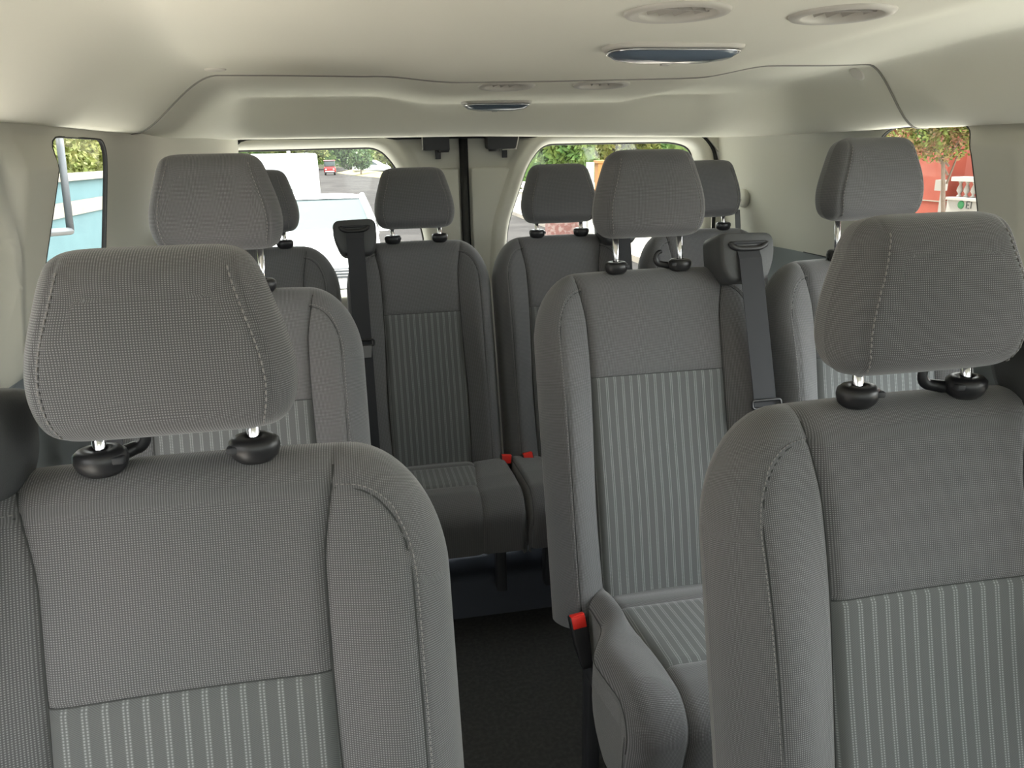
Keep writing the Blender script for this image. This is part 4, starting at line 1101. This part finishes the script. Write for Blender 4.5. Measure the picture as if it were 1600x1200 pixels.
# slim grey bars added to stand in for a reflection in the left pane
t = empty('reflection_bars', (-3.3, 9.9, GZ), 'grey bars standing in for a reflection in the left window', 'frame')
def barp(a, b, nm):
    mb = MB(); mb.tube([a, b], .042, 8); mb.out(nm, M_STEEL, t)
barp((0, .02, 2.5), (0, -.21, 1.28), 'upright_bar'); barp((0, -.21, 1.28), (0, -1.9, 1.39), 'cross_bar'); barp((0, -1.9, 2.5), (0, -1.9, 0), 'post'); barp((0, .02, 2.5), (0, -1.9, 2.5), 'top_bar')

# right side: terracotta wall, white balustrade on a low wall, leafy tree in front
XR_ = 14.2
m = MB(); m.box((XR_ + 1.4, 15, 1.4), (.3, 16, 4.1)); o = m.out('terracotta_wall', M_REDW, None, False); tag(o, 'terracotta painted house wall behind the white balustrade', 'wall')
m = MB(); m.box((XR_ + .1, 18.1, .25), (.5, 2.5, 1.8)); o = m.out('terracotta_pier', M_REDW, None, False); tag(o, 'broad terracotta pier with a pale groove beside the balustrade', 'pier')
mb = MB(); mb.box((XR_ + .09, 18.1, .0), (.51, 2.52, .025)); mb.out('groove', M_CREAM, o, False)
t = empty('balustrade_wall', (XR_, 14.2, GZ), 'low white wall carrying a row of white balusters, in the right window', 'wall')
m = MB(); m.box((0, 0, .36), (.4, 4.9, .74)); m.out('base_wall', M_WPLAST, t, False)
m = MB(); m.box((0, 0, .75), (.50, 4.9, .06)); m.out('coping', M_WPLAST, t, False)
m = MB(); m.box((0, 0, 1.20), (.34, 4.9, .10)); m.out('handrail', M_WPLAST, t, False)
for i in range(22):
    m = MB(); pr = [(.055, 0), (.055, .03), (.03, .05), (.033, .08), (.070, .14), (.064, .20), (.034, .28), (.028, .31), (.05, .34), (.05, .37)]
    m.lathe(pr, Matrix.Translation((0, -2.3 + i * .22, .78)), 14); m.out('baluster', M_WPLAST, t)
# green round emblem with letters on the base wall
M_GRN = mat('sign_green', (.03, .20, .07), .6)
m = MB(); m.lathe([(.10, 0), (.09, .02)], Matrix.Translation((-.20, 1.98, .62)) @ Matrix.Rotation(-math.pi / 2, 4, 'Y'), 20); m.out('round_emblem', M_GRN, t)
def strokes(mb, segs, y0, z0, s):
    for (a, b, c, d) in segs: mb.tube([(-.212, y0 - a * s, z0 + b * s), (-.212, y0 - c * s, z0 + d * s)], .010, 5)
m = MB(); strokes(m, [(0, 0, 0, 1), (0, 1, .6, 1)], 1.80, .55, .15); strokes(m, [(0, .5, .5, .5), (0, 0, .6, 0), (.95, 0, .95, 1)], 1.80, .55, .15); m.out('letters', M_STEEL, t)
m = MB(); m.box((13.2, 15.95, .45), (.16, .22, .24)); m.box((13.27, 15.98, -.12), (.05, .05, 1.10)); o = m.out('meter_box', M_WPLAST, None, False)
tag(o, 'small white box on a slim post left of the balusters', 'box')
tree('garden_tree', 10.2, 12.2, 3.6, (1.0, 1.9, 1.0), M_LEAFG, 'leafy tree of mixed green and reddish leaves filling the right window', seed=21, n=17000, size=.045, trunk=.05, cz=2.45)
tree('flowering_tree', 12.7, 17.6, 4.6, (.7, 2.2, 1.3), M_LEAFR, 'reddish flowering tree behind the mixed leaf one in the right window', seed=22, n=9000, size=.06, trunk=.05, cz=3.1)
